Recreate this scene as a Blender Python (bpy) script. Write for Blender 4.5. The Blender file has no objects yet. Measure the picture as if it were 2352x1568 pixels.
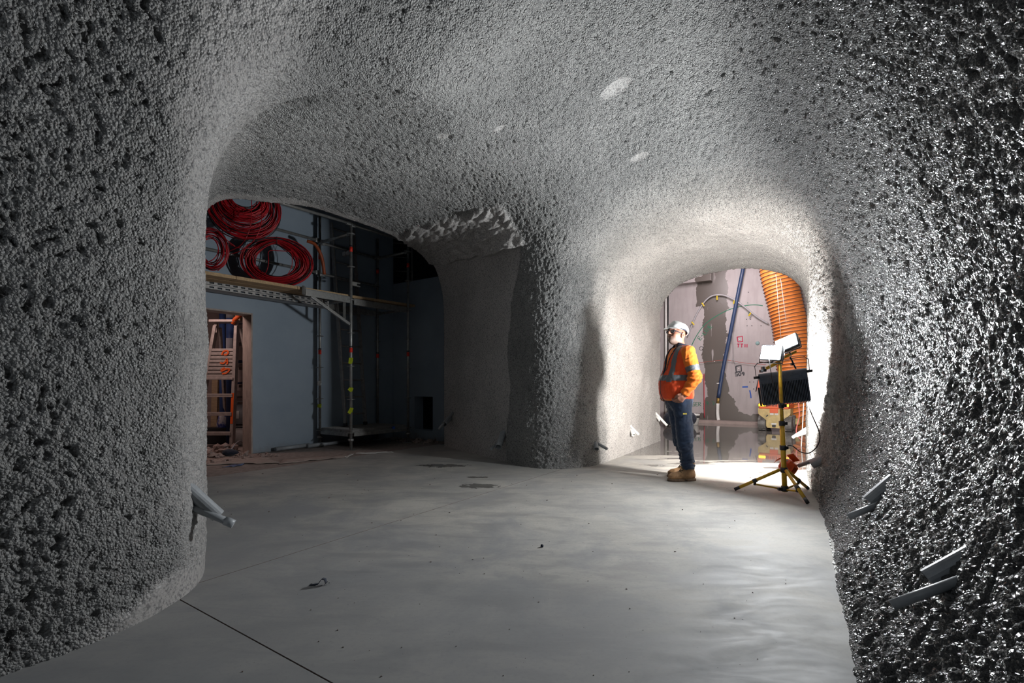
import bpy, bmesh, math, random
import numpy as np
from mathutils import Vector, Matrix, Euler, Quaternion

random.seed(7)
SC = bpy.context.scene
COL = SC.collection

# ------------------------------------------------------------------ camera
FPX, CX, HY, CH = 1100.0, 1176.0, 885.0, 1.08      # focal length in px, centre x, horizon y, eye height (m)
cam_d = bpy.data.cameras.new('camera')
cam = bpy.data.objects.new('camera', cam_d); COL.objects.link(cam)
cam.location = (0, 0, CH); cam.rotation_euler = (math.pi / 2, 0, 0)
cam_d.sensor_width = 36.0
cam_d.lens = 36.0 * FPX / 2352.0
cam_d.shift_y = (HY - 784.0) / 2352.0
cam_d.clip_start = 0.05; cam_d.clip_end = 100
SC.camera = cam

# ------------------------------------------------------------------ world, exposure
world = bpy.data.worlds.new('world'); SC.world = world
world.use_nodes = True
bg = world.node_tree.nodes['Background']
bg.inputs[0].default_value = (0.55, 0.75, 1.0, 1); bg.inputs[1].default_value = 0.012
vs = SC.view_settings
vs.view_transform = 'Standard'; vs.look = 'None'; vs.gamma = 1.0; vs.use_curve_mapping = False
vs.exposure = 0.03
SC.cycles.max_bounces = 4
SC.cycles.diffuse_bounces = 3
SC.cycles.glossy_bounces = 2
SC.cycles.transmission_bounces = 2
SC.cycles.caustics_reflective = False
SC.cycles.sample_clamp_indirect = 4.0

# directions of the plan: d runs along the tunnel, n to its right; e along the blue wall, m/k across and along the side passage
D_ = np.array([.515, .857]); N_ = np.array([.857, -.515])
E_ = np.array([.56, .83]); NW = np.array([.83, -.56])
R_ = np.array([-1.27, 8.34])          # foot of the far jamb of the side passage
W0 = np.array([-4.12, 7.60])          # foot of the doorway's right jamb on the blue wall
def V(x, y, z=0): return Vector((x, y, z))
def on(o, s, z=0): return Vector((o * N_[0] + s * D_[0], o * N_[1] + s * D_[1], z))     # tunnel coordinates
def P(px, py, Y): return Vector(((px - CX) / FPX * Y, Y, CH + (HY - py) / FPX * Y))
def G(px, py, h=0.0):
    Y = (CH - h) * FPX / (py - HY); return Vector(((px - CX) / FPX * Y, Y, h))
def wallp(t, off=0.0, z=0.0):        # along the blue wall from the door jamb, off = towards the tunnel
    return Vector((W0[0] + E_[0] * t + NW[0] * off, W0[1] + E_[1] * t + NW[1] * off, z))

def area(name, loc, target, size, power, color=(1, 1, 1), size_y=None, spread=math.pi):
    l = bpy.data.lights.new(name, 'AREA'); l.energy = power; l.color = color; l.size = size
    if size_y: l.shape = 'RECTANGLE'; l.size_y = size_y
    l.spread = spread
    o = bpy.data.objects.new(name, l); COL.objects.link(o); o.location = loc
    o.rotation_euler = (Vector(target) - Vector(loc)).to_track_quat('-Z', 'Y').to_euler()
    return o
LIGHTS = {}
# added fill behind the camera; site lamps in the cross cavern and doorway room
area('fill_tunnel_rear', on(-1.3, -2.6, 2.3), on(-1.2, 4, 1.6), 0.8, 13, (0.84, 0.92, 1.0))
area('light_cavern_a', on(-1.6, 12.6, 4.5), on(-0.8, 15.2, 1.2), 1.2, 118, (1.0, 0.90, 0.92))
area('light_cavern_b', on(2.6, 11.8, 3.6), on(-0.4, 13.0, 0.6), 0.8, 40, (1.0, 0.93, 0.92))
area('light_door_room', wallp(-0.9, -0.75, 2.55), wallp(-0.35, -1.0, 0.3), 0.5, 14, (1.0, 0.72, 0.66))
# ------------------------------------------------------------------ materials
def mat(name, color=(.5, .5, .5), rough=.6, metal=0.0, spec=.5, build=None, emit=None, estr=1.0):
    m = bpy.data.materials.new(name); m.use_nodes = True
    nt = m.node_tree; b = nt.nodes['Principled BSDF']
    b.inputs['Base Color'].default_value = (*color, 1)
    b.inputs['Roughness'].default_value = rough
    b.inputs['Metallic'].default_value = metal
    b.inputs['Specular IOR Level'].default_value = spec
    if emit:
        b.inputs['Emission Color'].default_value = (*emit, 1); b.inputs['Emission Strength'].default_value = estr
    if build: build(NB(nt), b)
    return m
class NB:
    """small node builder"""
    def __init__(s, nt): s.nt = nt
    def n(s, t, **k):
        x = s.nt.nodes.new(t)
        for a, v in k.items(): setattr(x, a, v)
        return x
    def L(s, a, b): s.nt.links.new(a, b)
    def setin(s, sock, v):
        if hasattr(v, 'is_output'): s.L(v, sock)
        else: sock.default_value = v
    def coord(s, kind='Object', scale=(1, 1, 1), rot=(0, 0, 0), loc=(0, 0, 0)):
        t = s.n('ShaderNodeTexCoord'); m = s.n('ShaderNodeMapping')
        m.inputs['Scale'].default_value = scale; m.inputs['Rotation'].default_value = rot; m.inputs['Location'].default_value = loc
        s.L(t.outputs[kind], m.inputs[0]); return m.outputs[0]
    def noise(s, co, scale=5, detail=4, rough=.55, dist=0.0):
        x = s.n('ShaderNodeTexNoise'); s.L(co, x.inputs['Vector'])
        x.inputs['Scale'].default_value = scale; x.inputs['Detail'].default_value = detail
        x.inputs['Roughness'].default_value = rough; x.inputs['Distortion'].default_value = dist
        return x.outputs['Fac']
    def voro(s, co, scale=5, feature='F1', rand=1.0):
        x = s.n('ShaderNodeTexVoronoi', feature=feature); s.L(co, x.inputs['Vector'])
        x.inputs['Scale'].default_value = scale; x.inputs['Randomness'].default_value = rand
        return x.outputs['Distance']
    def ramp(s, f, stops):
        x = s.n('ShaderNodeValToRGB'); r = x.color_ramp
        while len(r.elements) > 1: r.elements.remove(r.elements[-1])
        r.elements[0].position = stops[0][0]; c = stops[0][1]; r.elements[0].color = (*c, 1) if isinstance(c, tuple) else (c, c, c, 1)
        for p, c in stops[1:]:
            q = r.elements.new(p); q.color = (*c, 1) if isinstance(c, tuple) else (c, c, c, 1)
        s.L(f, x.inputs[0]); return x.outputs[0]
    def mth(s, op, a, b=None, c=None, clamp=False):
        x = s.n('ShaderNodeMath', operation=op, use_clamp=clamp)
        s.setin(x.inputs[0], a)
        if b is not None: s.setin(x.inputs[1], b)
        if c is not None: s.setin(x.inputs[2], c)
        return x.outputs[0]
    def mix(s, f, a, b, mode='MIX'):
        x = s.n('ShaderNodeMix', data_type='RGBA', blend_type=mode)
        s.setin(x.inputs[0], f)
        s.setin(x.inputs[6], a if hasattr(a, 'is_output') else (*a, 1))
        s.setin(x.inputs[7], b if hasattr(b, 'is_output') else (*b, 1))
        return x.outputs[2]
    def attr(s, name):
        x = s.n('ShaderNodeAttribute'); x.attribute_name = name; return x.outputs['Fac']
    def bump(s, h, strength=.5, dist=.01, normal=None):
        x = s.n('ShaderNodeBump'); s.setin(x.inputs['Strength'], strength); x.inputs['Distance'].default_value = dist
        s.L(h, x.inputs['Height'])
        if normal: s.L(normal, x.inputs['Normal'])
        return x.outputs[0]
    def sep(s, co):
        x = s.n('ShaderNodeSeparateXYZ'); s.L(co, x.inputs[0]); return x.outputs
def speckle(c, amt=.25, scale=40, bump=.0, rough=None, stretch=(1, 1, 1)):
    """base colour with fine procedural variation"""
    def b(nb, p):
        co = nb.coord('Object', scale=stretch)
        f = nb.noise(co, scale, 5, .6)
        lo = tuple(v * (1 - amt) for v in c); hi = tuple(min(1, v * (1 + amt)) for v in c)
        nb.L(nb.ramp(f, [(.3, lo), (.7, hi)]), p.inputs['Base Color'])
        if rough: nb.L(nb.ramp(f, [(.3, rough[0]), (.7, rough[1])]), p.inputs['Roughness'])
        if bump: nb.L(nb.bump(f, bump, .004), p.inputs['Normal'])
    return b

def shot_build(nb, p):
    co = nb.coord('Object')
    sm = nb.attr('smooth'); wet = nb.attr('wet')
    big = nb.noise(co, 1.3, 2, .6)
    fine = nb.noise(co, 60, 2, .7)
    c1 = nb.ramp(big, [(.3, (.315, .318, .31)), (.7, (.41, .41, .40))])
    c2 = nb.ramp(big, [(.3, (.40, .385, .37)), (.7, (.52, .50, .485))])
    c = nb.mix(sm, c1, c2)
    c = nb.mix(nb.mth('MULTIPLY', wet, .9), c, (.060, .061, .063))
    c = nb.mix(nb.ramp(fine, [(.36, .75), (.52, 0.0)]), c, (.085, .085, .09), 'MIX')
    nb.L(c, p.inputs['Base Color'])
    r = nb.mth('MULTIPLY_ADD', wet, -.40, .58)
    nb.L(r, p.inputs['Roughness'])
    v = nb.voro(co, 88, 'F1')
    f2 = nb.noise(co, 200, 2, .65)
    h = nb.mth('ADD', nb.mth('MULTIPLY', v, -1.0), nb.mth('MULTIPLY', f2, .45))
    st = nb.mth('MULTIPLY_ADD', sm, -.78, .9)
    nb.L(nb.bump(h, st, .022), p.inputs['Normal'])
M = {}
M['shot'] = mat('sprayed_concrete', build=shot_build)

# ------------------------------------------------------------------ mesh helpers
def tag(o, label=None, cat=None, group=None, kind=None):
    if label: o['label'] = label
    if cat: o['category'] = cat
    if group: o['group'] = group
    if kind: o['kind'] = kind
    return o
def link_mesh(name, me, m=None, parent=None):
    o = bpy.data.objects.new(name, me); COL.objects.link(o)
    if m is not None: me.materials.append(m)
    if parent is not None: o.parent = parent
    return o
def empty(name, loc=(0, 0, 0), rz=0.0, rot=None):
    o = bpy.data.objects.new(name, None); COL.objects.link(o); o.location = loc
    o.rotation_euler = rot if rot else (0, 0, rz); o.empty_display_size = .1
    return o
class MB:
    """collects shapes, then links them as one mesh object"""
    def __init__(s): s.v = []; s.f = []; s.sm = []
    def add(s, vs_, fs, smooth=False):
        b = len(s.v); s.v += [tuple(v) for v in vs_]; s.f += [tuple(i + b for i in f) for f in fs]; s.sm += [smooth] * len(fs)
        return s
    def box(s, c, size, rot=None, bev=0.0):
        hx, hy, hz = size[0] / 2, size[1] / 2, size[2] / 2
        R = rot if rot is not None else Matrix.Identity(3)
        c = Vector(c)
        if bev <= 0:
            pts = [c + R @ Vector((x * hx, y * hy, z * hz)) for x in (-1, 1) for y in (-1, 1) for z in (-1, 1)]
            return s.add(pts, [(0, 1, 3, 2), (4, 6, 7, 5), (0, 4, 5, 1), (2, 3, 7, 6), (0, 2, 6, 4), (1, 5, 7, 3)])
        bm = bmesh.new(); bmesh.ops.create_cube(bm, size=1.0)
        for v in bm.verts: v.co = Vector((v.co.x * size[0], v.co.y * size[1], v.co.z * size[2]))
        bmesh.ops.bevel(bm, geom=list(bm.edges), offset=min(bev, .45 * min(size)), segments=2, affect='EDGES', profile=.6)
        bm.verts.index_update()
        s.add([c + R @ v.co for v in bm.verts], [[v.index for v in f.verts] for f in bm.faces]); bm.free(); return s
    def tube(s, pts, r, n=10, closed=False, cap=True):
        pts = [Vector(p) for p in pts]; k = len(pts)
        rs = r if isinstance(r, (list, tuple)) else [r] * k
        up = None; rings = []
        for i, p in enumerate(pts):
            if closed: t = pts[(i + 1) % k] - pts[(i - 1) % k]
            else: t = pts[min(i + 1, k - 1)] - pts[max(i - 1, 0)]
            t = t.normalized() if t.length > 1e-9 else Vector((0, 0, 1))
            if up is None:
                up = Vector((0, 0, 1)) if abs(t.z) < .9 else Vector((1, 0, 0))
            a = (up - t * up.dot(t)); a = a.normalized() if a.length > 1e-6 else t.orthogonal().normalized()
            b = t.cross(a); up = a
            rings.append([p + (a * math.cos(2 * math.pi * j / n) + b * math.sin(2 * math.pi * j / n)) * rs[i] for j in range(n)])
        vs_ = [v for q in rings for v in q]; fs = []
        for i in range(k if closed else k - 1):
            i2 = (i + 1) % k
            for j in range(n):
                fs.append((i * n + j, i * n + (j + 1) % n, i2 * n + (j + 1) % n, i2 * n + j))
        b0 = len(s.v); s.add(vs_, fs, True)
        if cap and not closed:
            s.f.append(tuple(b0 + j for j in reversed(range(n)))); s.sm.append(False)
            s.f.append(tuple(b0 + (k - 1) * n + j for j in range(n))); s.sm.append(False)
        return s
    def pipe(s, p0, p1, r, th=.004, n=32):
        """open-ended pipe with wall thickness"""
        p0, p1 = Vector(p0), Vector(p1); t = (p1 - p0).normalized()
        a = t.orthogonal().normalized(); b = t.cross(a); vs_ = []
        for (p, rr) in ((p0, r), (p1, r), (p1, r - th), (p0, r - th)):
            vs_ += [p + (a * math.cos(2 * math.pi * j / n) + b * math.sin(2 * math.pi * j / n)) * rr for j in range(n)]
        fs = []
        for q in range(4):
            q2 = (q + 1) % 4
            for j in range(n): fs.append((q * n + j, q * n + (j + 1) % n, q2 * n + (j + 1) % n, q2 * n + j))
        return s.add(vs_, fs, False)
    def lathe(s, prof, c=(0, 0, 0), n=20, rot=None):
        c = Vector(c); R = rot if rot is not None else Matrix.Identity(3); vs_ = []; fs = []; k = len(prof)
        for (r, z) in prof:
            vs_ += [c + R @ Vector((r * math.cos(2 * math.pi * j / n), r * math.sin(2 * math.pi * j / n), z)) for j in range(n)]
        for i in range(k - 1):
            for j in range(n): fs.append((i * n + j, i * n + (j + 1) % n, (i + 1) * n + (j + 1) % n, (i + 1) * n + j))
        b0 = len(s.v); s.add(vs_, fs, True)
        if prof[0][0] > 1e-4: s.f.append(tuple(b0 + j for j in reversed(range(n)))); s.sm.append(False)
        if prof[-1][0] > 1e-4: s.f.append(tuple(b0 + (k - 1) * n + j for j in range(n))); s.sm.append(False)
        return s
    def prism(s, poly, z0, z1, T=None):
        """polygon in local xy extruded z0..z1, T maps local to the parent space"""
        T = T if T is not None else Matrix.Identity(4); n = len(poly)
        vs_ = [T @ Vector((x, y, z0)) for x, y in poly] + [T @ Vector((x, y, z1)) for x, y in poly]
        fs = [tuple(reversed(range(n))), tuple(range(n, 2 * n))]
        fs += [(j, (j + 1) % n, n + (j + 1) % n, n + j) for j in range(n)]
        return s.add(vs_, fs)
    def build(s, name, m=None, parent=None, loc=None):
        me = bpy.data.meshes.new(name); me.from_pydata(s.v, [], s.f); me.update()
        me.polygons.foreach_set('use_smooth', s.sm)
        o = link_mesh(name, me, m, parent)
        if loc is not None: o.location = loc
        return o
def frame(x, y, z):
    """3x3 with the given axes as columns"""
    return Matrix((x, y, z)).transposed()
def copy_tree(o, parent=None, mats=None):
    c = o.copy(); COL.objects.link(c)
    if parent is not None: c.parent = parent
    for ch in list(o.children): copy_tree(ch, c)
    return c
def smooth_curve(pts, n=8):
    """Catmull-Rom through pts"""
    pts = [Vector(p) for p in pts]; q = [pts[0] * 2 - pts[1]] + pts + [pts[-1] * 2 - pts[-2]]; out = []
    for i in range(1, len(q) - 2):
        a, b, c, d = q[i - 1], q[i], q[i + 1], q[i + 2]
        for j in range(n):
            t = j / n
            out.append(.5 * ((2 * b) + (c - a) * t + (2 * a - 5 * b + 4 * c - d) * t * t + (3 * b - a - 3 * c + d) * t ** 3))
    out.append(pts[-1]); return out

# ------------------------------------------------------------------ numpy noise + surface nets
def _h(i, j, k, seed):
    h = (i.astype(np.uint32) * np.uint32(374761393) + j.astype(np.uint32) * np.uint32(668265263) + k.astype(np.uint32) * np.uint32(2246822519) + np.uint32(seed * 3266489917 & 0xffffffff))
    h = (h ^ (h >> np.uint32(13))) * np.uint32(1274126177)
    h = h ^ (h >> np.uint32(16)); h = h * np.uint32(2654435761); h = h ^ (h >> np.uint32(15))
    return h
def vnoise(p, seed=0):
    q = np.floor(p); f = (p - q).astype(np.float32); q = q.astype(np.int64)
    f = f * f * f * (f * (f * 6 - 15) + 10); r = 0
    for a in (0, 1):
        wa = f[:, 0] if a else 1 - f[:, 0]
        for b in (0, 1):
            wb = f[:, 1] if b else 1 - f[:, 1]
            for c in (0, 1):
                wc = f[:, 2] if c else 1 - f[:, 2]
                r = r + wa * wb * wc * (_h(q[:, 0] + a, q[:, 1] + b, q[:, 2] + c, seed).astype(np.float32) / 4294967295.0)
    return r * 2 - 1
def fbm(p, octv=3, seed=0, gain=.5):
    r = 0; a = 1.0; t = 0
    for o in range(octv):
        r = r + a * vnoise(p * (2.03 ** o) + o * 17.3, seed + o); t += a; a *= gain
    return r / t
def worley(p, seed=0):
    q = np.floor(p).astype(np.int64); best = np.full(len(p), 9., np.float32)
    for a in (-1, 0, 1):
        for b in (-1, 0, 1):
            for c in (-1, 0, 1):
                i, j, k = q[:, 0] + a, q[:, 1] + b, q[:, 2] + c
                h = _h(i, j, k, seed)
                jx = (h & np.uint32(1023)).astype(np.float32) / 1023; jy = ((h >> np.uint32(10)) & np.uint32(1023)).astype(np.float32) / 1023
                jz = ((h >> np.uint32(20)) & np.uint32(1023)).astype(np.float32) / 1023
                d = (i + jx - p[:, 0]) ** 2 + (j + jy - p[:, 1]) ** 2 + (k + jz - p[:, 2]) ** 2
                best = np.minimum(best, d)
    return np.sqrt(best)
def sstep(a, b, x):
    t = np.clip((x - a) / (b - a), 0, 1); return t * t * (3 - 2 * t)
def surface_nets(f, xs, ys, zs, B=8, slack=1.8):
    """quad mesh of f = 0 on a graded grid, evaluated only in blocks near the surface"""
    ax = []
    for a in (xs, ys, zs):
        n = -(-(len(a) - 1) // B) * B + 1; st = a[-1] - a[-2]
        ax.append(np.concatenate([a, a[-1] + st * np.arange(1, n - len(a) + 1)]).astype(np.float64))
    xs, ys, zs = ax; nb = [(len(a) - 1) // B for a in ax]
    cs = [(a[:-1:B] + a[B::B]) / 2 for a in ax]; hs = [(a[B::B] - a[:-1:B]) / 2 for a in ax]
    bi = np.stack(np.meshgrid(*[np.arange(n) for n in nb], indexing='ij'), -1).reshape(-1, 3)
    cp = np.stack([cs[i][bi[:, i]] for i in range(3)], -1)
    hd = np.sqrt(sum(hs[i][bi[:, i]] ** 2 for i in range(3)))
    bi = bi[np.abs(f(cp)) < hd * slack + .01]
    loc = np.arange(B + 1); n1 = B + 1
    NX, NY, NZ = len(xs), len(ys), len(zs)
    VID, VP, EQ = [], [], []
    off = np.stack(np.meshgrid(loc, loc, loc, indexing='ij'), -1).reshape(-1, 3)
    for c0 in range(0, len(bi), 1500):
        b = bi[c0:c0 + 1500]; g = b[:, None, :] * B + off[None]
        pts = np.stack([xs[g[..., 0]], ys[g[..., 1]], zs[g[..., 2]]], -1)
        val = f(pts.reshape(-1, 3)).reshape(len(b), n1, n1, n1); pts = pts.reshape(len(b), n1, n1, n1, 3)
        ins = val < 0
        cnt = np.zeros((len(b), B, B, B), np.int16); acc = np.zeros((len(b), B, B, B, 3)); 
        for axis in range(3):
            for a in (0, 1):
                for c in (0, 1):
                    sl0 = [slice(None)] * 4; sl1 = [slice(None)] * 4; o2 = [i for i in range(3) if i != axis]
                    sl0[1 + axis] = slice(0, B); sl1[1 + axis] = slice(1, B + 1)
                    for o_, w in zip(o2, (a, c)):
                        sl0[1 + o_] = slice(w, B + w); sl1[1 + o_] = slice(w, B + w)
                    v0 = val[tuple(sl0)]; v1 = val[tuple(sl1)]; x = (v0 < 0) != (v1 < 0)
                    t = np.where(x, v0 / np.where(x, v0 - v1, 1), 0)[..., None]
                    q = pts[tuple(sl0)] * (1 - t) + pts[tuple(sl1)] * t
                    acc += np.where(x[..., None], q, 0); cnt += x
        w = np.nonzero(cnt)
        gi = b[w[0]] * B + np.stack(w[1:], -1)
        VID.append((gi[:, 0] * NY + gi[:, 1]) * NZ + gi[:, 2]); VP.append(acc[w] / cnt[w][:, None])
        for axis in range(3):
            sl0 = [slice(None), slice(0, B), slice(0, B), slice(0, B)]; sl1 = list(sl0); sl1[1 + axis] = slice(1, B + 1)
            i0 = ins[tuple(sl0)]; i1 = ins[tuple(sl1)]; w = np.nonzero(i0 != i1)
            gi = b[w[0]] * B + np.stack(w[1:], -1)
            EQ.append((axis, gi, i0[w]))
    VID = np.concatenate(VID); VP = np.concatenate(VP); o = np.argsort(VID); VID = VID[o]; VP = VP[o]
    Q = []
    for axis, gi, flip in EQ:
        o1, o2 = [(1, 2), (2, 0), (0, 1)][axis]; quad = []; ok = np.ones(len(gi), bool)
        for (a, c) in ((0, 0), (1, 0), (1, 1), (0, 1)):
            g = gi.copy(); g[:, o1] -= a; g[:, o2] -= c; ok &= (g >= 0).all(1)
            k = (g[:, 0] * NY + g[:, 1]) * NZ + g[:, 2]; j = np.clip(np.searchsorted(VID, k), 0, len(VID) - 1)
            ok &= VID[j] == k; quad.append(j)
        quad = np.stack(quad, -1); quad[~flip] = quad[~flip][:, ::-1]
        Q.append(quad[ok])
    return VP, np.concatenate(Q)
def np_mesh(name, V_, F_, m=None, parent=None, attrs=None, smooth=True):
    used = np.unique(F_); mp = np.full(len(V_), -1, np.int64); mp[used] = np.arange(len(used)); F2 = mp[F_]
    me = bpy.data.meshes.new(name); n = len(used); k = F_.shape[1]
    me.vertices.add(n); me.vertices.foreach_set('co', V_[used].astype(np.float32).ravel())
    me.loops.add(F2.size); me.loops.foreach_set('vertex_index', F2.ravel().astype(np.int32))
    me.polygons.add(len(F2)); me.polygons.foreach_set('loop_start', (np.arange(len(F2)) * k).astype(np.int32))
    me.polygons.foreach_set('loop_total', np.full(len(F2), k, np.int32))
    if smooth: me.polygons.foreach_set('use_smooth', np.ones(len(F2), bool))
    me.update(calc_edges=True)
    for a, d in (attrs or {}).items():
        t = me.attributes.new(a, 'FLOAT', 'POINT'); t.data.foreach_set('value', d[used].astype(np.float32))
    return link_mesh(name, me, m, parent)
# ------------------------------------------------------------------ sprayed concrete vault (one continuous skin, split by place)
def f_main(p):
    x, y, z = p[:, 0], p[:, 1], p[:, 2]
    o = x * N_[0] + y * N_[1]; s = x * D_[0] + y * D_[1]
    t = sstep(3.9, 6.7, s); L = lambda a, b: a + (b - a) * t
    z0 = L(1.35, 2.35); H = L(3.75, 3.17); pw = L(2.05, 2.4)
    zz = np.clip(z, 0, None); zz = np.minimum(zz, z0); prof = 1 - (1 - zz / z0) ** 2
    oR = L(.18, .08) + L(.50, .02) * prof; oL = L(-2.52, -2.33) + L(.04, .0) * prof
    a = (oR - oL) / 2; c = (oR + oL) / 2
    u = np.abs(o - c) / a; v = np.maximum(z - z0, 0) / (H - z0)
    up = u ** pw; vp = v ** pw; r = (up + vp) ** (1 / pw)
    sc = (up * a + vp * (H - z0)) / np.maximum(up + vp, 1e-6)
    return (r - 1) * sc
def f_pass(p):
    x, y, z = p[:, 0], p[:, 1], p[:, 2]
    m = x * .83 + y * .56; o = x * N_[0] + y * N_[1]
    mL, mR = .09, 3.66; k = -.56 * x + .83 * y; wl = sstep(2.3, 1.2, m); tk = sstep(3.1, 4.2, k); pw = 3.5 + wl * (2.2 + 3.8 * tk - 3.5); z0 = 2.0; b = 1.43 - .28 * wl * (1 - tk) - .14 * sstep(1.5, .6, m) * tk
    u = np.abs(m - (mL + mR) / 2) / ((mR - mL) / 2); v = np.maximum(z - z0, 0) / b
    up = u ** pw; vp = v ** pw; r = (up + vp) ** (1 / pw)
    sc = (up * (mR - mL) / 2 + vp * b) / np.maximum(up + vp, 1e-6)
    return np.maximum((r - 1) * sc, o + 1.0)
KB = 1.15
def f_air(p):
    a = f_main(p); b = f_pass(p)
    m = p[:, 0] * .83 + p[:, 1] * .56; w = sstep(2.4, 1.2, m)
    K = KB - w * (.60 + .30 * sstep(1.6, 2.4, p[:, 2]))
    h = np.clip(.5 + .5 * (b - a) / K, 0, 1)
    return b + (a - b) * h - K * h * (1 - h)
def graded(lo, hi, spacing):
    out = [lo]
    while out[-1] < hi: out.append(out[-1] + spacing(out[-1]))
    return np.array(out)
def build_shell():
    xs = graded(-5.6, 5.8, lambda x: .0114 + .016 * min(1, max(0, (abs(x + .2) - 1.9) / 2.5)))
    ys = graded(-3.6, 10.2, lambda y: .0114 + (.05 * min(1, max(0, (.3 - y) / 1.5)) if y < .3 else .016 * min(1, max(0, (y - 2.6) / 5))))
    zs = graded(-.06, 4.4, lambda z: .0114 + .007 * min(1, max(0, (z - 1.8) / 2)))
    Vv, Q = surface_nets(f_air, xs, ys, zs)
    # settle on the surface, take normals
    def grad(p):
        e = 2e-3; g = np.stack([f_air(p + np.eye(3)[i] * e) - f_air(p - np.eye(3)[i] * e) for i in range(3)], -1) / (2 * e)
        return g
    for _ in range(2):
        g = grad(Vv); Vv = Vv - g * (f_air(Vv) / np.maximum((g * g).sum(1), .05))[:, None]
    g = grad(Vv); nrm = g / np.linalg.norm(g, axis=1, keepdims=True)         # points into the rock
    x, y, z = Vv.T; o = x * N_[0] + y * N_[1]; s = x * D_[0] + y * D_[1]; m = x * .83 + y * .56; k = -.56 * x + .83 * y
    # how smooth the skin is: trowelled lower wall of the far tunnel, side face of the middle pillar, foot strip of the left wall
    jit = fbm(Vv * 2.5, 3, 5) * .25
    far = sstep(6.25, 6.75, s + jit * .8) * (o < -1.0) * sstep(2.9, 2.2, z + jit)
    farceil = sstep(5.6, 7.2, s + jit) * .35
    ledge = 2.87 + .09 * (k - 5.1) + jit * .25
    kb = np.where(z > 2.2, 5.56 - .70 * (z - 2.2), 5.56) + jit * .22 + .05 * np.sin(z * 5)
    pil = sstep(2.9, 3.1, m) * sstep(-.04, .05, k - kb) * sstep(.02, -.02, z - ledge) * sstep(-2.75, -2.95, o)
    foot = sstep(.16, .06, z + jit * .4) * (o < -1.9) * (s < 1.9) * sstep(.7, 1.0, s)
    rim = sstep(.22, .10, (x - R_[0]) * NW[0] + (y - R_[1]) * NW[1] + jit * .3)
    spots = np.zeros(len(x)); 
    for (c, r) in SPOTS:
        dd = (Vv - np.array(c)) @ np.array([[.515, .857, 0], [.857, -.515, 0], [0, 0, 1.]]).T
        spots = np.maximum(spots, sstep(1.15, .85, np.sqrt((dd[:, 0] / r[1]) ** 2 + (dd[:, 1] / r[0]) ** 2 + (dd[:, 2] / .3) ** 2) + jit * .5))
    # broken patch where the side passage roof meets the pillar
    pc = np.array(PATCH); dp = Vv - pc
    pa = dp @ np.array([-.56, .83, 0]); pb = dp @ np.array([.83, .56, 0]); 
    patch = sstep(-.04, .06, m - np.maximum(3.14 - .24 * (k - 4.94), 2.7) + jit * .5) * sstep(-.03, .05, k - 4.92 - .35 * (3.31 - z) + jit * .3) * sstep(-.02, .02, z - ledge) * sstep(7.6, 7.1, k) * (o < -2.6)
    corner = .62 * sstep(-.13, .06, m + jit * .35) * sstep(-1.0, -1.7, o) * sstep(3.0, 2.0, s) * sstep(.75, .30, m + jit * .4)
    smooth = np.clip(np.maximum.reduce([corner, far, farceil, pil, foot, rim * .8, spots * .6, patch * .85]), 0, 1)
    # relief
    und = fbm(Vv * 2.2, 2, 11) * .022 + fbm(Vv * 6.0, 2, 21) * .010
    w1 = worley(Vv * 34.0 + fbm(Vv * 11, 2, 3)[:, None] * .6, 2)
    w2 = worley(Vv * 50.0 + fbm(Vv * 14, 2, 6)[:, None] * .6, 4)
    nearw = np.maximum(sstep(-.6, .2, o) * sstep(5.2, 3.6, s), sstep(-1.6, -2.2, o) * sstep(2.8, 1.8, s))
    lump = (.55 - w1) * (.021 - .011 * nearw) + (.55 - w2) * .016 * nearw
    grit = fbm(Vv * 44., 2, 41) * .011
    pit = np.clip(fbm(Vv * 27. + fbm(Vv * 9., 2, 55)[:, None] * 2.0, 2, 51) - .17, 0, .30) * -.052
    rough = lump + grit + pit
    chip = (np.abs(fbm(np.stack([pa * 3.0, pb * 9.0, dp[:, 2] * 5.0], -1), 3, 61)) - .25) * .11
    disp = und * (1 - .5 * smooth) + rough * (1 - .92 * smooth) * np.where(z < .03, .4, 1) + chip * patch - .075 * pil + .035 * patch - .012 * spots - .004
    Vv = Vv - nrm * disp[:, None]
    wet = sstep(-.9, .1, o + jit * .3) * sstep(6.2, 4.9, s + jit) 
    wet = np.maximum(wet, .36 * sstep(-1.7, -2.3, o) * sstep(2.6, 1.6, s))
    # clean cuts at the portal and at the end of the side passage, each with a lip of rock
    fc = Vv[Q].mean(1)
    so = fc @ np.array([D_[0], D_[1], 0]); sp = (fc[:, 0] - R_[0]) * NW[0] + (fc[:, 1] - R_[1]) * NW[1]
    Q = Q[(so < 9.5) & (sp > 0) & (so > -3.2)]
    over = Vv @ np.array([D_[0], D_[1], 0]) - 9.5; w = over > -.012; Vv[w] -= over[w][:, None] * np.array([D_[0], D_[1], 0])
    und2 = 0
    over = (Vv[:, 0] - R_[0]) * NW[0] + (Vv[:, 1] - R_[1]) * NW[1]; w = over < .012; Vv[w] -= over[w][:, None] * np.array([NW[0], NW[1], 0])
    # lips
    ed = np.concatenate([Q[:, [0, 1]], Q[:, [1, 2]], Q[:, [2, 3]], Q[:, [3, 0]]]); key = np.sort(ed, 1)
    kk = key[:, 0] * len(Vv) + key[:, 1]; u_, inv, cn = np.unique(kk, return_inverse=True, return_counts=True)
    be = ed[cn[inv] == 1]
    so_v = Vv @ np.array([D_[0], D_[1], 0]); sp_v = (Vv[:, 0] - R_[0]) * NW[0] + (Vv[:, 1] - R_[1]) * NW[1]
    e1 = be[(so_v[be].min(1) > 9.45)]; e2 = be[(sp_v[be].max(1) < .05)]
    newV = [Vv]; newQ = [Q]; base = len(Vv); A = [smooth, wet]
    exs, exw = [smooth], [wet]
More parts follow.
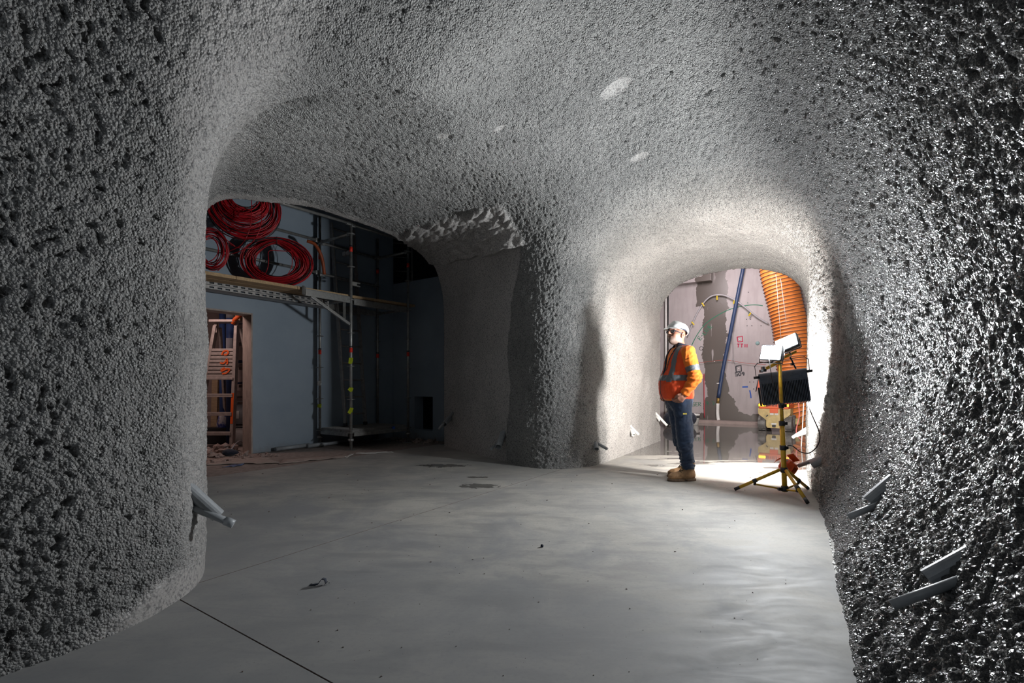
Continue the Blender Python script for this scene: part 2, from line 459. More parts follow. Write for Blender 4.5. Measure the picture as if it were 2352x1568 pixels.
    for ee, ax_ in ((e1, np.array([D_[0], D_[1], 0])), (e2, np.array([NW[0], NW[1], 0]))):
        uv, iv = np.unique(ee, return_inverse=True); iv = iv.reshape(ee.shape)
        out = nrm[uv] - (nrm[uv] @ ax_)[:, None] * ax_; out /= np.maximum(np.linalg.norm(out, axis=1, keepdims=True), 1e-6)
        newV.append(Vv[uv] + out * .30); newQ.append(np.stack([ee[:, 1], ee[:, 0], base + iv[:, 0], base + iv[:, 1]], -1)); base += len(uv)
        exs.append(np.ones(len(uv))); exw.append(np.zeros(len(uv)))
    Vv = np.concatenate(newV); Q = np.concatenate(newQ); smooth = np.concatenate(exs); wet = np.concatenate(exw)
    fc = Vv[Q].mean(1); o = fc[:, 0] * N_[0] + fc[:, 1] * N_[1]; s = fc[:, 0] * D_[0] + fc[:, 1] * D_[1]; mm = fc[:, 0] * .83 + fc[:, 1] * .56
    ceil = fc[:, 2] > np.where(s > 5.5, 2.55, 2.3)
    right = ~ceil & (o > -1.0); left = ~ceil & ~right & (mm < 1.85); mid = ~ceil & ~right & ~left
    for nm, w in (('ceiling', ceil), ('wall_right', right), ('wall_left', left), ('wall_middle', mid)):
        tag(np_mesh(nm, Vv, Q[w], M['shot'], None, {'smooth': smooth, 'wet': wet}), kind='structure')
    print('shell quads', len(Q))
WALLSPOTS = [((2.04, 2.77, .22), (.3, .05))]
SPOTS = [((.95, 4.36, 3.84), (.15, .085)), ((-.64, 4.54, 3.5), (.085, .045)), ((1.37, 5.14, 3.58), (.10, .05)), ((-.12, 4.55, 3.62), (.07, .04))] + WALLSPOTS
PATCH = (-.35, 7.0, 2.75)
build_shell()
# ------------------------------------------------------------------ floor slabs
def floor_build(nb, p):
    co = nb.coord('Object'); X = nb.sep(co)
    big = nb.noise(co, .9, 3, .6, .4); mid = nb.noise(nb.coord('Object', scale=(1.0, 3.0, 1), rot=(0, 0, .9)), 2.2, 4, .65, .8)
    fine = nb.noise(co, 45, 4, .6)
    c = nb.ramp(big, [(.3, (.36, .35, .325)), (.5, (.445, .428, .395)), (.7, (.50, .482, .445))])
    blo = nb.noise(nb.coord('Object', loc=(3, 1, 0)), 1.5, 5, .66, .5)
    c = nb.mix(nb.ramp(blo, [(.38, .6), (.56, 0.0)]), c, (.265, .268, .275))
    c = nb.mix(nb.ramp(mid, [(.36, .6), (.54, 0.0)]), c, (.265, .26, .252))
    scr = nb.noise(nb.coord('Object', scale=(2, 26, 1), rot=(0, 0, .5)), 1.5, 4, .7, .5)
    c = nb.mix(nb.ramp(scr, [(.60, 0.0), (.70, .30)]), c, (.50, .49, .47))
    c = nb.mix(nb.ramp(fine, [(.3, .25), (.5, 0.0)]), c, (.2, .2, .2))
    # damp patches and the flooded far end (s along the tunnel)
    s = nb.mth('ADD', nb.mth('MULTIPLY', X[0], .515), nb.mth('MULTIPLY', X[1], .857))
    # a darker, bluer tone towards the camera
    pv = nb.mth('ADD', s, nb.mth('MULTIPLY', nb.mth('SUBTRACT', blo, .5), 3.0))
    c = nb.mix(nb.ramp(nb.mth('MULTIPLY', pv, .1), [(.22, .55), (.34, 0.0)]), c, (.235, .245, .262))
    nz = nb.noise(nb.coord('Object', scale=(.5, 2.2, 1), rot=(0, 0, .54)), 1.6, 4, .6, .3)
    wv = nb.mth('ADD', s, nb.mth('MULTIPLY', nb.mth('SUBTRACT', nz, .5), 5.5))
    wet = nb.ramp(nb.mth('MULTIPLY', wv, .1), [(.715, 0.0), (.745, 1.0)])
    sp = None
    for (cx, cy, rx, ry, a) in ((-.36, 5.15, .30, .13, .5), (-.95, 6.45, .42, .16, .4), (-.42, 5.65, .16, .06, .5)):
        q = nb.coord('Object', loc=(0, 0, 0))
        v = nb.n('ShaderNodeVectorMath', operation='SUBTRACT'); nb.L(q, v.inputs[0]); v.inputs[1].default_value = (cx, cy, 0)
        w = nb.sep(v.outputs[0])
        d = nb.mth('ADD', nb.mth('POWER', nb.mth('DIVIDE', w[0], rx), 2.0), nb.mth('POWER', nb.mth('DIVIDE', w[1], ry), 2.0))
        d = nb.mth('ADD', d, nb.mth('MULTIPLY', nb.mth('SUBTRACT', nb.noise(co, 9, 4, .6), .5), 3.2))
        g = nb.ramp(d, [(.55, 1.0), (.75, 0.0)])
        sp = g if sp is None else nb.mth('MAXIMUM', sp, g)
    dark = nb.mth('MAXIMUM', wet, nb.mth('MULTIPLY', sp, .85))
    c = nb.mix(nb.mth('MULTIPLY', dark, .72), c, (.085, .08, .072))
    nb.L(c, p.inputs['Base Color'])
    r = nb.mix(dark, nb.ramp(mid, [(.3, .58), (.7, .80)]), (.035, .035, .035))
    nb.L(r, p.inputs['Roughness'])
    h = nb.mth('ADD', nb.mth('MULTIPLY', mid, .5), nb.mth('MULTIPLY', fine, .12))
    st = nb.mth('MULTIPLY_ADD', dark, -.16, .18)
    nb.L(nb.bump(h, st, .01), p.inputs['Normal'])
M['floor'] = mat('trowelled_concrete', build=floor_build)
M['joint'] = mat('joint_dirt', (.14, .115, .10), .9, build=speckle((.15, .12, .105), .4, 60))
M['mud'] = mat('dusty_hardstand', (.33, .27, .24), .9, build=speckle((.30, .25, .225), .3, 14, .6))
JA0 = G(470, 1334); JA1 = G(1320, 1068)      # joint along the tunnel
JB0 = G(425, 1383); JB1 = G(870, 1568)       # joint across it
def line_pt(p, q, t): return p + (q - p) * t
def build_floor():
    base = MB(); base.box((1.0, 7.0, -.11), (18, 26, .16)); root = base.build('floor', M['joint']); tag(root, kind='structure')
    ja = (JA1 - JA0).normalized(); na = Vector((ja.y, -ja.x, 0)); jb = (JB1 - JB0).normalized(); nb_ = Vector((jb.y, -jb.x, 0))
    # far joints that close each slab
    S0 = JA0 - ja * 5; S1 = JA0 + ja * 8.3
    g = .0036
    c = JB0.copy(); k = (c - JA0).dot(ja); cA = JA0 + ja * k     # where B meets A
    def slab(poly, z=0.0, m='floor'):
        b = MB(); b.prism([(p.x, p.y) for p in poly], -.03, z); o = b.build('slab', M[m], root); o.data.materials.append(M['joint'])
        for f in o.data.polygons: f.material_index = 0 if abs(f.normal.z) > .5 else 1
        return o
    slab([S0 - na * g, S1 - na * g, S1 - na * 2.8 , S1 - na * 2.8 + Vector((-.4, -.2, 0)), Vector((-3.25, 6.1, 0)), S0 - na * 3.5][::-1])
    slab([cA + na * g + jb * 0 + ja * g * .9, cA + na * 6 + ja * g * .9, S1 + na * 6, S1 + na * g][::1])
    slab([S0 + na * g, S0 + na * 6, cA + na * 6 - ja * g * .9, cA + na * g - ja * g * .9][::1])
    # cavern slab, beyond the portal, and the dusty strip by the blue wall
    a = S1 + ja * g * 2
    b = MB(); b.prism([(p.x, p.y) for p in (on(-6, 9.0), on(5, 9.0), on(5, 16), on(-6, 16))], -.03, -.004); b.build('slab', M['floor'], root)
    b = MB(); b.prism([(p.x, p.y) for p in (wallp(-4, 1.9), wallp(4.2, 1.9), wallp(4.2, -2.6), wallp(-4, -2.6))], -.03, -.002); b.build('slab', M['mud'], root)
build_floor()

# ------------------------------------------------------------------ room with the blue wall and the doorway
def blue_build(nb, p):
    co = nb.coord('Object')
    f = nb.noise(co, 1.6, 5, .6); g = nb.noise(co, 120, 3, .6)
    c = nb.ramp(f, [(.3, (.25, .31, .375)), (.7, (.30, .36, .425))])
    z = nb.sep(co)[2]
    dirt = nb.mth('ADD', nb.mth('MULTIPLY', z, -2.2), nb.noise(co, 4, 5, .7))
    c = nb.mix(nb.ramp(dirt, [(.25, 0.0), (.6, .7)]), c, (.2, .19, .18))
    nb.L(c, p.inputs['Base Color']); nb.L(nb.bump(g, .12, .003), p.inputs['Normal'])
M['blue'] = mat('blue_wall_membrane', rough=.62, build=blue_build)
M['reveal'] = mat('raw_reveal', (.42, .35, .31), .85, build=speckle((.40, .33, .29), .22, 18, .3, stretch=(1, 1, .3)))
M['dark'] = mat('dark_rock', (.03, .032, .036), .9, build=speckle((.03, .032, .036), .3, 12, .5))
def wall_slab(name, p0, p1, z0, z1, th, m, parent=None):
    """upright slab whose front face runs p0-p1, thickness away from the viewer (left of p0->p1)"""
    d = (p1 - p0).normalized(); nn = Vector((-d.y, d.x, 0)) * th
    b = MB(); b.prism([(p0.x, p0.y), (p1.x, p1.y), (p1.x + nn.x, p1.y + nn.y), (p0.x + nn.x, p0.y + nn.y)], z0, z1)
    return b.build(name, m, parent)
TE = 2.92        # length of the blue wall right of the door
DW = 1.15        # door width
DH = 2.22
def build_room():
    w = empty('wall_back', wallp(0)); w.location = (0, 0, 0); tag(w, kind='structure')
    wall_slab('wall_panel', wallp(0), wallp(TE), 0, 4.6, .22, M['blue'], w)
    wall_slab('wall_panel', wallp(-3.4), wallp(-DW), 0, 4.6, .22, M['blue'], w)
    wall_slab('wall_panel', wallp(-DW), wallp(0), DH, 4.6, .22, M['blue'], w)
    # doorway lining, thin raw faces inside the opening
    dr = empty('door_1', (0, 0, 0)); tag(dr, kind='structure')
    b = MB(); 
    def bx(t0, t1, z0, z1):
        b.prism([(p.x, p.y) for p in (wallp(t0, .006), wallp(t1, .006), wallp(t1, -.26), wallp(t0, -.26))], z0, z1)
    bx(-.02, .002, 0, DH + .002); b.build('jamb', M['reveal'], dr)
    b = MB(); bx(-DW - .002, -DW + .02, 0, DH + .002); b.build('jamb', M['reveal'], dr)
    b = MB(); bx(-DW, 0, DH - .02, DH + .004); b.build('lintel', M['reveal'], dr)
    # end wall with the low service hole
    c0 = wallp(TE, 0); 
    q = lambda k, z=0: Vector((c0.x + NW[0] * k, c0.y + NW[1] * k, z))
    we = empty('wall_end'); tag(we, kind='structure')
    ka, kb, z0, z1 = .62, 1.12, .19, .86
    for (a, bb, zz0, zz1) in ((-.3, ka, 0, 3.2), (kb, 2.3, 0, 3.2), (ka, kb, 0, z0), (ka, kb, z1, 3.2)):
        wall_slab('wall_panel', q(a), q(bb), zz0, zz1, .25, M['blue'], we)
    b = MB(); 
    T = frame(Vector((NW[0], NW[1], 0)), Vector((E_[0], E_[1], 0)), Vector((0, 0, 1))).to_4x4(); T.translation = c0
    b.prism([(ka - .02, .55), (kb + .02, .55), (kb + .02, .6), (ka - .02, .6)], z0 - .1, z1 + .1, T); b.build('hole_back', M['dark'], we)
    # dark upper void, ceiling of the slot, near end
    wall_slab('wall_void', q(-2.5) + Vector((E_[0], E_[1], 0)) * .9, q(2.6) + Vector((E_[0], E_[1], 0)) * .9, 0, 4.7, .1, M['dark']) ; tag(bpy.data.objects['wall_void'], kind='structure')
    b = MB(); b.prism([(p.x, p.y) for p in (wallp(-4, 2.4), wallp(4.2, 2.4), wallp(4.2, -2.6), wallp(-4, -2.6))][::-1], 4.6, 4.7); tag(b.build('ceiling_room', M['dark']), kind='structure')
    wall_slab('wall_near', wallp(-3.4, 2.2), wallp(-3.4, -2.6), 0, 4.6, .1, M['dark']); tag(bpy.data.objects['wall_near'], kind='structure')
    # room behind the doorway
    M['roomwall'] = mat('plain_board', (.36, .29, .27), .85, build=speckle((.34, .27, .25), .15, 6, .1))
    wall_slab('wall_store', wallp(-3.2, -2.6), wallp(1.6, -2.6), 0, 3.0, .1, M['roomwall']); tag(bpy.data.objects['wall_store'], kind='structure')
    wall_slab('wall_store_right', wallp(1.5, -2.6), wallp(1.5, -.22), 0, 3.0, .1, M['roomwall']); tag(bpy.data.objects['wall_store_right'], kind='structure')
    b = MB(); b.prism([(p.x, p.y) for p in (wallp(-3.2, -.22), wallp(1.6, -.22), wallp(1.6, -2.6), wallp(-3.2, -2.6))], 3.0, 3.06); tag(b.build('ceiling_store', M['roomwall']), kind='structure')
build_room()

# ------------------------------------------------------------------ cross cavern behind the portal
def cav_build(nb, p):
    co = nb.coord('Object'); X = nb.sep(co)       # object space: x along the wall, y up (metres), see build
    f = nb.noise(co, .8, 5, .6); g = nb.noise(co, 22, 4, .6); h = nb.noise(nb.coord('Object', scale=(3, .4, 1)), 3, 5, .6)
    c = nb.ramp(f, [(.3, (.36, .32, .325)), (.7, (.47, .43, .435))])
    c = nb.mix(nb.ramp(h, [(.3, .35), (.55, 0.0)]), c, (.27, .24, .24))
    # wet stains: bands whose edges wander
    ed = nb.mth('MULTIPLY', nb.mth('SUBTRACT', nb.noise(nb.coord('Object', scale=(1, 1, 1)), 1.7, 6, .62), .5), .55)
    ed2 = nb.mth('MULTIPLY', nb.mth('SUBTRACT', nb.noise(nb.coord('Object', scale=(1, 1, 1), loc=(7, 3, 0)), 2.2, 6, .62), .5), .45)
    x = nb.mth('ADD', X[0], ed); z = X[1]
    def band(xl0, xl1, xr0, xr1, z0, z1):
        """between two slanted edges, from height z0 to z1"""
        t = nb.mth('DIVIDE', nb.mth('SUBTRACT', z, z0), z1 - z0)
        l = nb.mth('MULTIPLY_ADD', t, xl1 - xl0, xl0); r = nb.mth('MULTIPLY_ADD', t, xr1 - xr0, xr0)
        a = nb.mth('GREATER_THAN', x, l); b = nb.mth('LESS_THAN', x, r)
        zz = nb.mth('ADD', z, ed2)
        a = nb.mth('MULTIPLY', a, b); a = nb.mth('MULTIPLY', a, nb.mth('GREATER_THAN', zz, z0 - .001)); return nb.mth('MULTIPLY', a, nb.mth('LESS_THAN', zz, z1))
    st = None
    for q in STAINS:
        b = band(*q); st = b if st is None else nb.mth('MAXIMUM', st, b)
    stk = nb.noise(nb.coord('Object', scale=(6, .5, 1)), 1.6, 3, .5)
    streak = nb.ramp(stk, [(.66, 0.0), (.70, 1.0)])
    st = nb.mth('MULTIPLY', st, nb.mth('SUBTRACT', 1.0, nb.mth('MULTIPLY', streak, .75)))
    c = nb.mix(st, c, (.105, .088, .078))
    nb.L(c, p.inputs['Base Color'])
    nb.L(nb.mix(st, (.75, .75, .75), (.35, .35, .35)), p.inputs['Roughness'])
    nb.L(nb.bump(g, .2, .006), p.inputs['Normal'])
SW = 15.24
FAR_O = on(0, SW)      # local x along n, local y up
def farT():
    T = frame(Vector((N_[0], N_[1], 0)), Vector((0, 0, 1)), Vector((-D_[0], -D_[1], 0))).to_4x4(); T.translation = FAR_O; return T
def far_uv(px, py):
    """pixel on the far wall -> wall coordinates"""
    r = (px - CX) / FPX; # point r*Y, Y ; s = SW
    Y = SW / (r * D_[0] + D_[1]); o = r * Y * N_[0] + Y * N_[1]
    return o, CH + (HY - py) / FPX * Y
def _st(pl0, pl1, pr0, pr1, py0, py1):
    a = far_uv(pl0, py1); b = far_uv(pl1, py0); c = far_uv(pr0, py1); d = far_uv(pr1, py0)
    return (a[0], b[0], c[0], d[0], (a[1] + c[1]) / 2, (b[1] + d[1]) / 2)
STAINS = [_st(1618, 1610, 1668, 1672, 600, 800), _st(1622, 1618, 1655, 1666, 800, 860), _st(1619, 1621, 1700, 1662, 850, 965), _st(1598, 1600, 1640, 1640, 640, 700), _st(1560, 1560, 1760, 1760, 948, 985)]
M['cav'] = mat('cavern_wall', build=cav_build)
def build_cavern():
    b = MB(); b.box((0, 2.6, -.15), (16, 6.0, .3))
    o = b.build('wall_far', M['cav']); o.matrix_world = farT(); tag(o, kind='structure')
    for nm, a, c in (('wall_cavern_right', on(6.5, 16), on(6.5, 9.2)), ('wall_cavern_left', on(-7, 9.2), on(-7, 16))):
        wall_slab(nm, a, c, 0, 5.6, -.2, M['roomwall']); tag(bpy.data.objects[nm], kind='structure')
    b = MB(); b.prism([(p.x, p.y) for p in (on(-7, 9.4), on(6.5, 9.4), on(6.5, 16), on(-7, 16))], 5.5, 5.7); tag(b.build('ceiling_cavern', M['roomwall']), kind='structure')
    # plain outer faces of the vault on the cavern side
    for (a, c) in ((on(-7, 9.62), on(-2.45, 9.62)), (on(.2, 9.62), on(6.5, 9.62))):
        tag(wall_slab('wall_cavern_near', a, c, 0, 5.6, -.1, M['roomwall']), kind='structure')
    tag(wall_slab('wall_cavern_near', on(-2.45, 9.62), on(.2, 9.62), 3.35, 5.6, -.1, M['roomwall']), kind='structure')
build_cavern()
# ------------------------------------------------------------------ tripod work light
M['yellow'] = mat('yellow_enamel', (.62, .36, .02), .38, build=speckle((.60, .35, .02), .16, 25, rough=(.3, .5)))
M['blackp'] = mat('black_plastic', (.02, .021, .024), .45)
M['blackm'] = mat('black_casting', (.08, .095, .13), .5, .1, build=speckle((.08, .096, .13), .2, 30))
M['led'] = mat('lamp_lens', (1, 1, 1), .3, emit=(.95, .98, 1.0), estr=1200)
M['led2'] = mat('panel_lens', (1, 1, 1), .3, emit=(1, .945, .885), estr=830)
M['cable'] = mat('black_rubber', (.018, .018, .02), .55)
M['orange'] = mat('orange_plastic', (.75, .10, .02), .4, build=speckle((.74, .10, .02), .15, 20))
def build_lamp():
    C = Vector((2.69, 4.74, 0)); T = empty('work_light', C)
    tag(T, 'yellow tripod work light with two lit floodlights and a black ribbed panel', 'lamp')
    L = lambda p: Vector(p) - C
    foot = L((2.70, 4.74, .03)); top = L((2.648, 4.74, 1.33))
    at = lambda t: foot + (top - foot) * t
    b = MB(); b.tube([at(0), at(.52)], .024, 14); b.build('lower_post', M['yellow'], T)
    b = MB(); b.tube([at(.5), at(1)], .017, 14); b.build('upper_post', M['yellow'], T)
    for t, r in ((.655, .026), (.335, .031), (.52, .029)):
        b = MB(); b.tube([at(t - .018), at(t + .018)], r, 14); b.box(at(t) + Vector((.03, -.01, 0)), (.03, .02, .03), bev=.004); b.build('collar', M['blackp'], T)
    hu = at(.165); hl = at(.02)
    b = MB(); b.tube([hu - Vector((0, 0, .025)), hu + Vector((0, 0, .025))], .033, 12); b.build('upper_hub', M['blackp'], T)
    b = MB(); b.tube([hl - Vector((0, 0, .02)), hl + Vector((0, 0, .03))], .032, 12); b.box(hl + Vector((-.04, 0, 0)), (.05, .03, .03), bev=.004); b.build('lower_hub', M['blackp'], T)
    for (fx, fy) in ((2.285, 4.91), (2.69, 4.36), (3.07, 4.97)):
        f = L((fx, fy, .016)); d = (Vector((f.x, f.y, 0))).normalized()
        a = hu + d * .035; kn = a + (f - a) * .55
        b = MB(); b.tube([a, f], .016, 12); leg = b.build('leg', M['yellow'], T)
        b = MB(); b.tube([f - (f - a).normalized() * .05, f + (f - a).normalized() * .004], .0165, 12); b.build('foot_cap', M['blackp'], leg)
        b = MB(); b.tube([kn - (f - a).normalized() * .02, kn + (f - a).normalized() * .02], .021, 10); b.box(kn - Vector((0, 0, .025)), (.02, .02, .04)); b.build('leg_clip', M['blackp'], leg)
        b = MB(); b.tube([kn - Vector((0, 0, .035)), hl + d * .045], .0085, 8); b.build('brace', M['yellow'], T)
    # crossbar
    c0 = L(P(1783, 829, 4.73)); c1 = L(P(1828, 807, 4.73))
    b = MB(); x = (c1 - c0).normalized(); y = Vector((0, 1, 0)); b.box((c0 + c1) / 2, ((c1 - c0).length, .03, .022), frame(x, y, x.cross(y)), .003); b.build('crossbar', M['yellow'], T)
    # two heads
    def head(px, py, nrm, roll, cw, ch, foot_pt):
        z = Vector(nrm).normalized(); x = Vector((0, 0, 1)).cross(z).normalized(); y = z.cross(x)
        R = frame(x, y, z) @ Matrix.Rotation(roll, 3, 'Z'); c = L(P(px, py, 4.72))
        b = MB(); b.box(c - R @ Vector((0, 0, .030)), (cw + .024, ch + .024, .05), R, .012)
        for k in range(9): b.box(c - R @ Vector(((k - 4) * cw / 9, 0, .066)), (.004, ch, .03), R)
        h = b.build('floodlight', M['blackp'], T)
        b = MB(); b.add([c + R @ Vector((sx * cw / 2, sy * ch / 2, -.0035)) for sx, sy in ((-1, -1), (1, -1), (1, 1), (-1, 1))], [(0, 1, 2, 3)]); b.build('lens', M['led'], h)
        b = MB(); s = cw / 2 + .02
        q = [c + R @ Vector(v) for v in ((-s, .0, -.03), (-s, -ch / 2 - .035, -.03), (s, -ch / 2 - .035, -.03), (s, .0, -.03))]
        b.tube([q[0], q[1], q[2], q[3]], .006, 8); b.tube([(q[1] + q[2]) / 2, foot_pt], .007, 8); b.build('yoke', M['blackp'], h)
    head(1770, 809, (-.84, -.52, .12), -.10, .195, .130, (c0 + c1) / 2 + Vector((-.06, 0, 0)))
    head(1805, 786, (-.78, -.46, .43), .42, .190, .130, (c0 + c1) / 2 + Vector((.05, 0, .01)))
    b = MB(); b.tube(smooth_curve([L(P(1766, 822, 4.74)), L(P(1770, 850, 4.70)), L(P(1778, 890, 4.69)), L(P(1797, 940, 4.70))], 6), .004, 6); b.build('lead', M['cable'], T)
    # big ribbed panel, lit side away from us
    z = Vector((.42, .88, .13)).normalized(); up = Vector((-.20, -.1, 1)); x = up.cross(z).normalized() * -1; y = x.cross(z) * -1
    y = (up - z * up.dot(z)).normalized(); x = y.cross(z).normalized()
    R = frame(x, y, z); c = L(P(1801, 889, 4.93)); w, h = .44, .335
    b = MB(); b.box(c - R @ Vector((0, 0, -.01)), (w, h, .05), R, .012)
    n = 14
    prof = [(-h / 2 * math.cos(math.pi * 0) , 0)]
    # curved hood over the top of the fins
    vsx = []; 
    for i in range(9):
        a = math.pi / 2 * i / 8; vsx.append((h / 2 - .10 + .10 * math.sin(a), -.015 - .055 * math.cos(a)))
    poly = [(yy, zz) for yy, zz in vsx] + [(h / 2, .0), (h / 2 - .10, .0)]
    Tm = frame(y, z, x).to_4x4(); Tm.translation = c; b.prism(poly, -w / 2 + .01, w / 2 - .01, Tm)
    ph = b.build('panel_housing', M['blackm'], T)
    b = MB()
    for k in range(30):
        xx = -w / 2 + .018 + k * (w - .036) / 29
        b.box(c + R @ Vector((xx, -.045, -.045)), (.006, h - .09, .055), R)
    o = b.build('cooling_fins', M['blackm'], ph); o['kind'] = 'stuff'
    b = MB(); b.add([c + R @ Vector((sx * (w / 2 - .02), sy * (h / 2 - .02), .037)) for sx, sy in ((-1, -1), (1, -1), (1, 1), (-1, 1))], [(0, 1, 2, 3)]); b.build('panel_lens', M['led2'], ph)
    b = MB(); s = w / 2 + .02
    pts = [c + R @ Vector(v) for v in ((-s, h / 2 - .03, -.03), (-s, h / 2 + .09, -.05), (-s + .03, h / 2 + .12, -.05), (s - .03, h / 2 + .12, -.05), (s, h / 2 + .09, -.05), (s, h / 2 - .03, -.03))]
    for a, e in zip(pts, pts[1:]):
        xd = (e - a).normalized(); yd = z; b.box((a + e) / 2, ((e - a).length + .012, .022, .006), frame(xd, yd, xd.cross(yd)))
    for sx in (-1, 1): b.tube([c + R @ Vector((sx * (w / 2 - .01), h / 2 - .03, -.03)), c + R @ Vector((sx * (w / 2 + .045), h / 2 - .03, -.03))], .014, 10)
    b.box(c + R @ Vector((w / 2 + .012, -.07, -.01)), (.02, h - .14, .03), R, .004)
    b.build('panel_bracket', M['blackp'], T)
    # yellow lever and clamps over the panel
    b = MB(); p0 = L(P(1760, 846, 4.80)); p1 = L(P(1789, 831, 4.78)); x = (p1 - p0).normalized(); y = Vector((0, 1, 0)); b.box((p0 + p1) / 2, ((p1 - p0).length, .02, .03), frame(x, y, x.cross(y)), .004); b.build('lever', M['yellow'], T)
    for (px, py) in ((1748, 852), (1756, 850), (1752, 845), (1820, 836)):
        b = MB(); b.box(L(P(px, py, 4.82)), (.03, .03, .03), bev=.006); b.build('clamp', M['blackp'], T)
    b = MB(); b.tube([L(P(1815, 820, 4.8)), L(P(1828, 846, 4.83))], .008, 8); b.build('stay', M['blackp'], T)
    # power adaptor hanging at the foot of the post
    A = empty('power_adaptor', (2.80, 4.90, .12)); tag(A, 'orange power adaptor box with open flaps hanging behind the tripod post', 'adaptor')
    L2 = lambda p: Vector(p) - Vector((2.80, 4.90, .12))
    c = L2(P(1810, 1073, 4.92)); Rr = Matrix.Rotation(.5, 3, 'Y') @ Matrix.Rotation(.3, 3, 'X')
    b = MB(); b.lathe([(.0, -.075), (.05, -.075), (.082, -.045), (.088, .0), (.082, .045), (.055, .072), (.0, .072)], c, 8, Rr); o = b.build('body', M['orange'], A)
    for p in o.data.polygons: p.use_smooth = False
    for (px, py, rx, rz) in ((1822, 1051, .8, .2), (1790, 1054, -.5, -.3)):
        b = MB(); b.box(L2(P(px, py, 4.9)), (.10, .075, .008), Matrix.Rotation(rx, 3, 'Y') @ Matrix.Rotation(-.5, 3, 'X'), .003); b.build('flap', M['orange'], A)
    b = MB(); b.tube([L2(P(1806, 1056, 4.9)), L2(P(1806, 1064, 4.9))], .022, 10); b.build('plug', mat('grey_plug', (.6, .58, .55), .5), A)
    # cable from the panel round to the adaptor
    pts = [P(1853, 922, 4.95), P(1866, 955, 4.86), P(1879, 985, 4.78), P(1883, 1005, 4.76), P(1876, 1026, 4.76), P(1858, 1040, 4.8), P(1838, 1037, 4.85), P(1822, 1025, 4.88), P(1810, 1023, 4.9), P(1800, 1032, 4.88), P(1797, 1045, 4.88), P(1804, 1058, 4.9)]
    b = MB(); b.tube(smooth_curve(pts, 7), .0055, 7); tag(b.build('power_cable', M['cable']), 'thin black power cable looping from the floodlight panel to the orange adaptor', 'cable')
build_lamp()
# ------------------------------------------------------------------ the man
def rc(p, a, b, ra, rb):
    a = np.array(a, float); b = np.array(b, float); ab = b - a
    t = np.clip(((p - a) @ ab) / (ab @ ab), 0, 1); return np.linalg.norm(p - a - t[:, None] * ab, axis=1) - (ra + (rb - ra) * t)
def ell(p, c, r, R=None):
    q = p - np.array(c, float)
    if R is not None: q = q @ np.array(R)
    r = np.array(r, float); k0 = np.linalg.norm(q / r, axis=1); k1 = np.linalg.norm(q / (r * r), axis=1)
    return k0 * (k0 - 1) / np.maximum(k1, 1e-6)
def smin(a, b, k):
    h = np.clip(.5 + .5 * (b - a) / k, 0, 1); return b + (a - b) * h - k * h * (1 - h)
def smax(a, b, k): return -smin(-a, -b, k)
def chain(p, pts, rs, k=.03):
    d = None
    for i in range(len(pts) - 1):
        e = rc(p, pts[i], pts[i + 1], rs[i], rs[i + 1]); d = e if d is None else smin(d, e, k)
    return d
SH_L, EL_L, WR_L = (.0, .185, 1.455), (-.045, .265, 1.165), (.060, .225, .985)
SH_R, EL_R, WR_R = (.0, -.185, 1.455), (-.045, -.265, 1.165), (.060, -.225, .985)
HIP_L, KN_L, AN_L = (.03, .10, .90), (.0, .115, .50), (-.035, .12, .10)
HIP_R, KN_R, AN_R = (.03, -.10, .90), (-.055, -.115, .50), (-.135, -.12, .10)
HC = np.array((.055, 0, 1.660))      # head centre
HR = np.array(Matrix.Rotation(.42, 3, 'Z') @ Matrix.Rotation(-.30, 3, 'X' if False else 'Y'))   # yaw to the camera, chin up
def hd(p): return (p - HC) @ HR      # to head space
def head_sdf(p):
    q = hd(p)
    d = ell(q, (-.012, 0, .022), (.099, .078, .108))
    d = smin(d, ell(q, (.022, 0, -.045), (.070, .062, .075)), .03)
    d = smin(d, ell(q, (.062, 0, -.088), (.030, .030, .026)), .025)          # chin
    d = smin(d, ell(q, (.055, .036, -.018), (.030, .026, .030)), .02)        # cheeks
    d = smin(d, ell(q, (.055, -.036, -.018), (.030, .026, .030)), .02)
    d = smin(d, ell(q, (.080, 0, .042), (.016, .050, .012)), .015)           # brow
    d = smax(d, -ell(q, (.100, .032, .018), (.018, .018, .012)), .012)       # sockets
    d = smax(d, -ell(q, (.100, -.032, .018), (.018, .018, .012)), .012)
    d = smin(d, rc(q, (.088, 0, .030), (.120, 0, -.012), .009, .0155), .010)  # nose
    d = smin(d, ell(q, (.100, .011, -.018), (.009, .008, .007)), .006)
    d = smin(d, ell(q, (.100, -.011, -.018), (.009, .008, .007)), .006)
    d = smin(d, ell(q, (.086, 0, -.048), (.012, .026, .006)), .006)          # lips
    d = smin(d, ell(q, (.085, 0, -.058), (.012, .022, .007)), .006)
    d = smax(d, -ell(q, (.102, 0, -.053), (.012, .028, .0022)), .004)        # mouth line
    for s in (1, -1):
        e = ell(q, (-.014, .083 * s, .0), (.023, .013, .036)); e = smax(e, -ell(q, (-.010, .096 * s, .003), (.012, .010, .023)), .004); d = smin(d, e, .005)
    return d
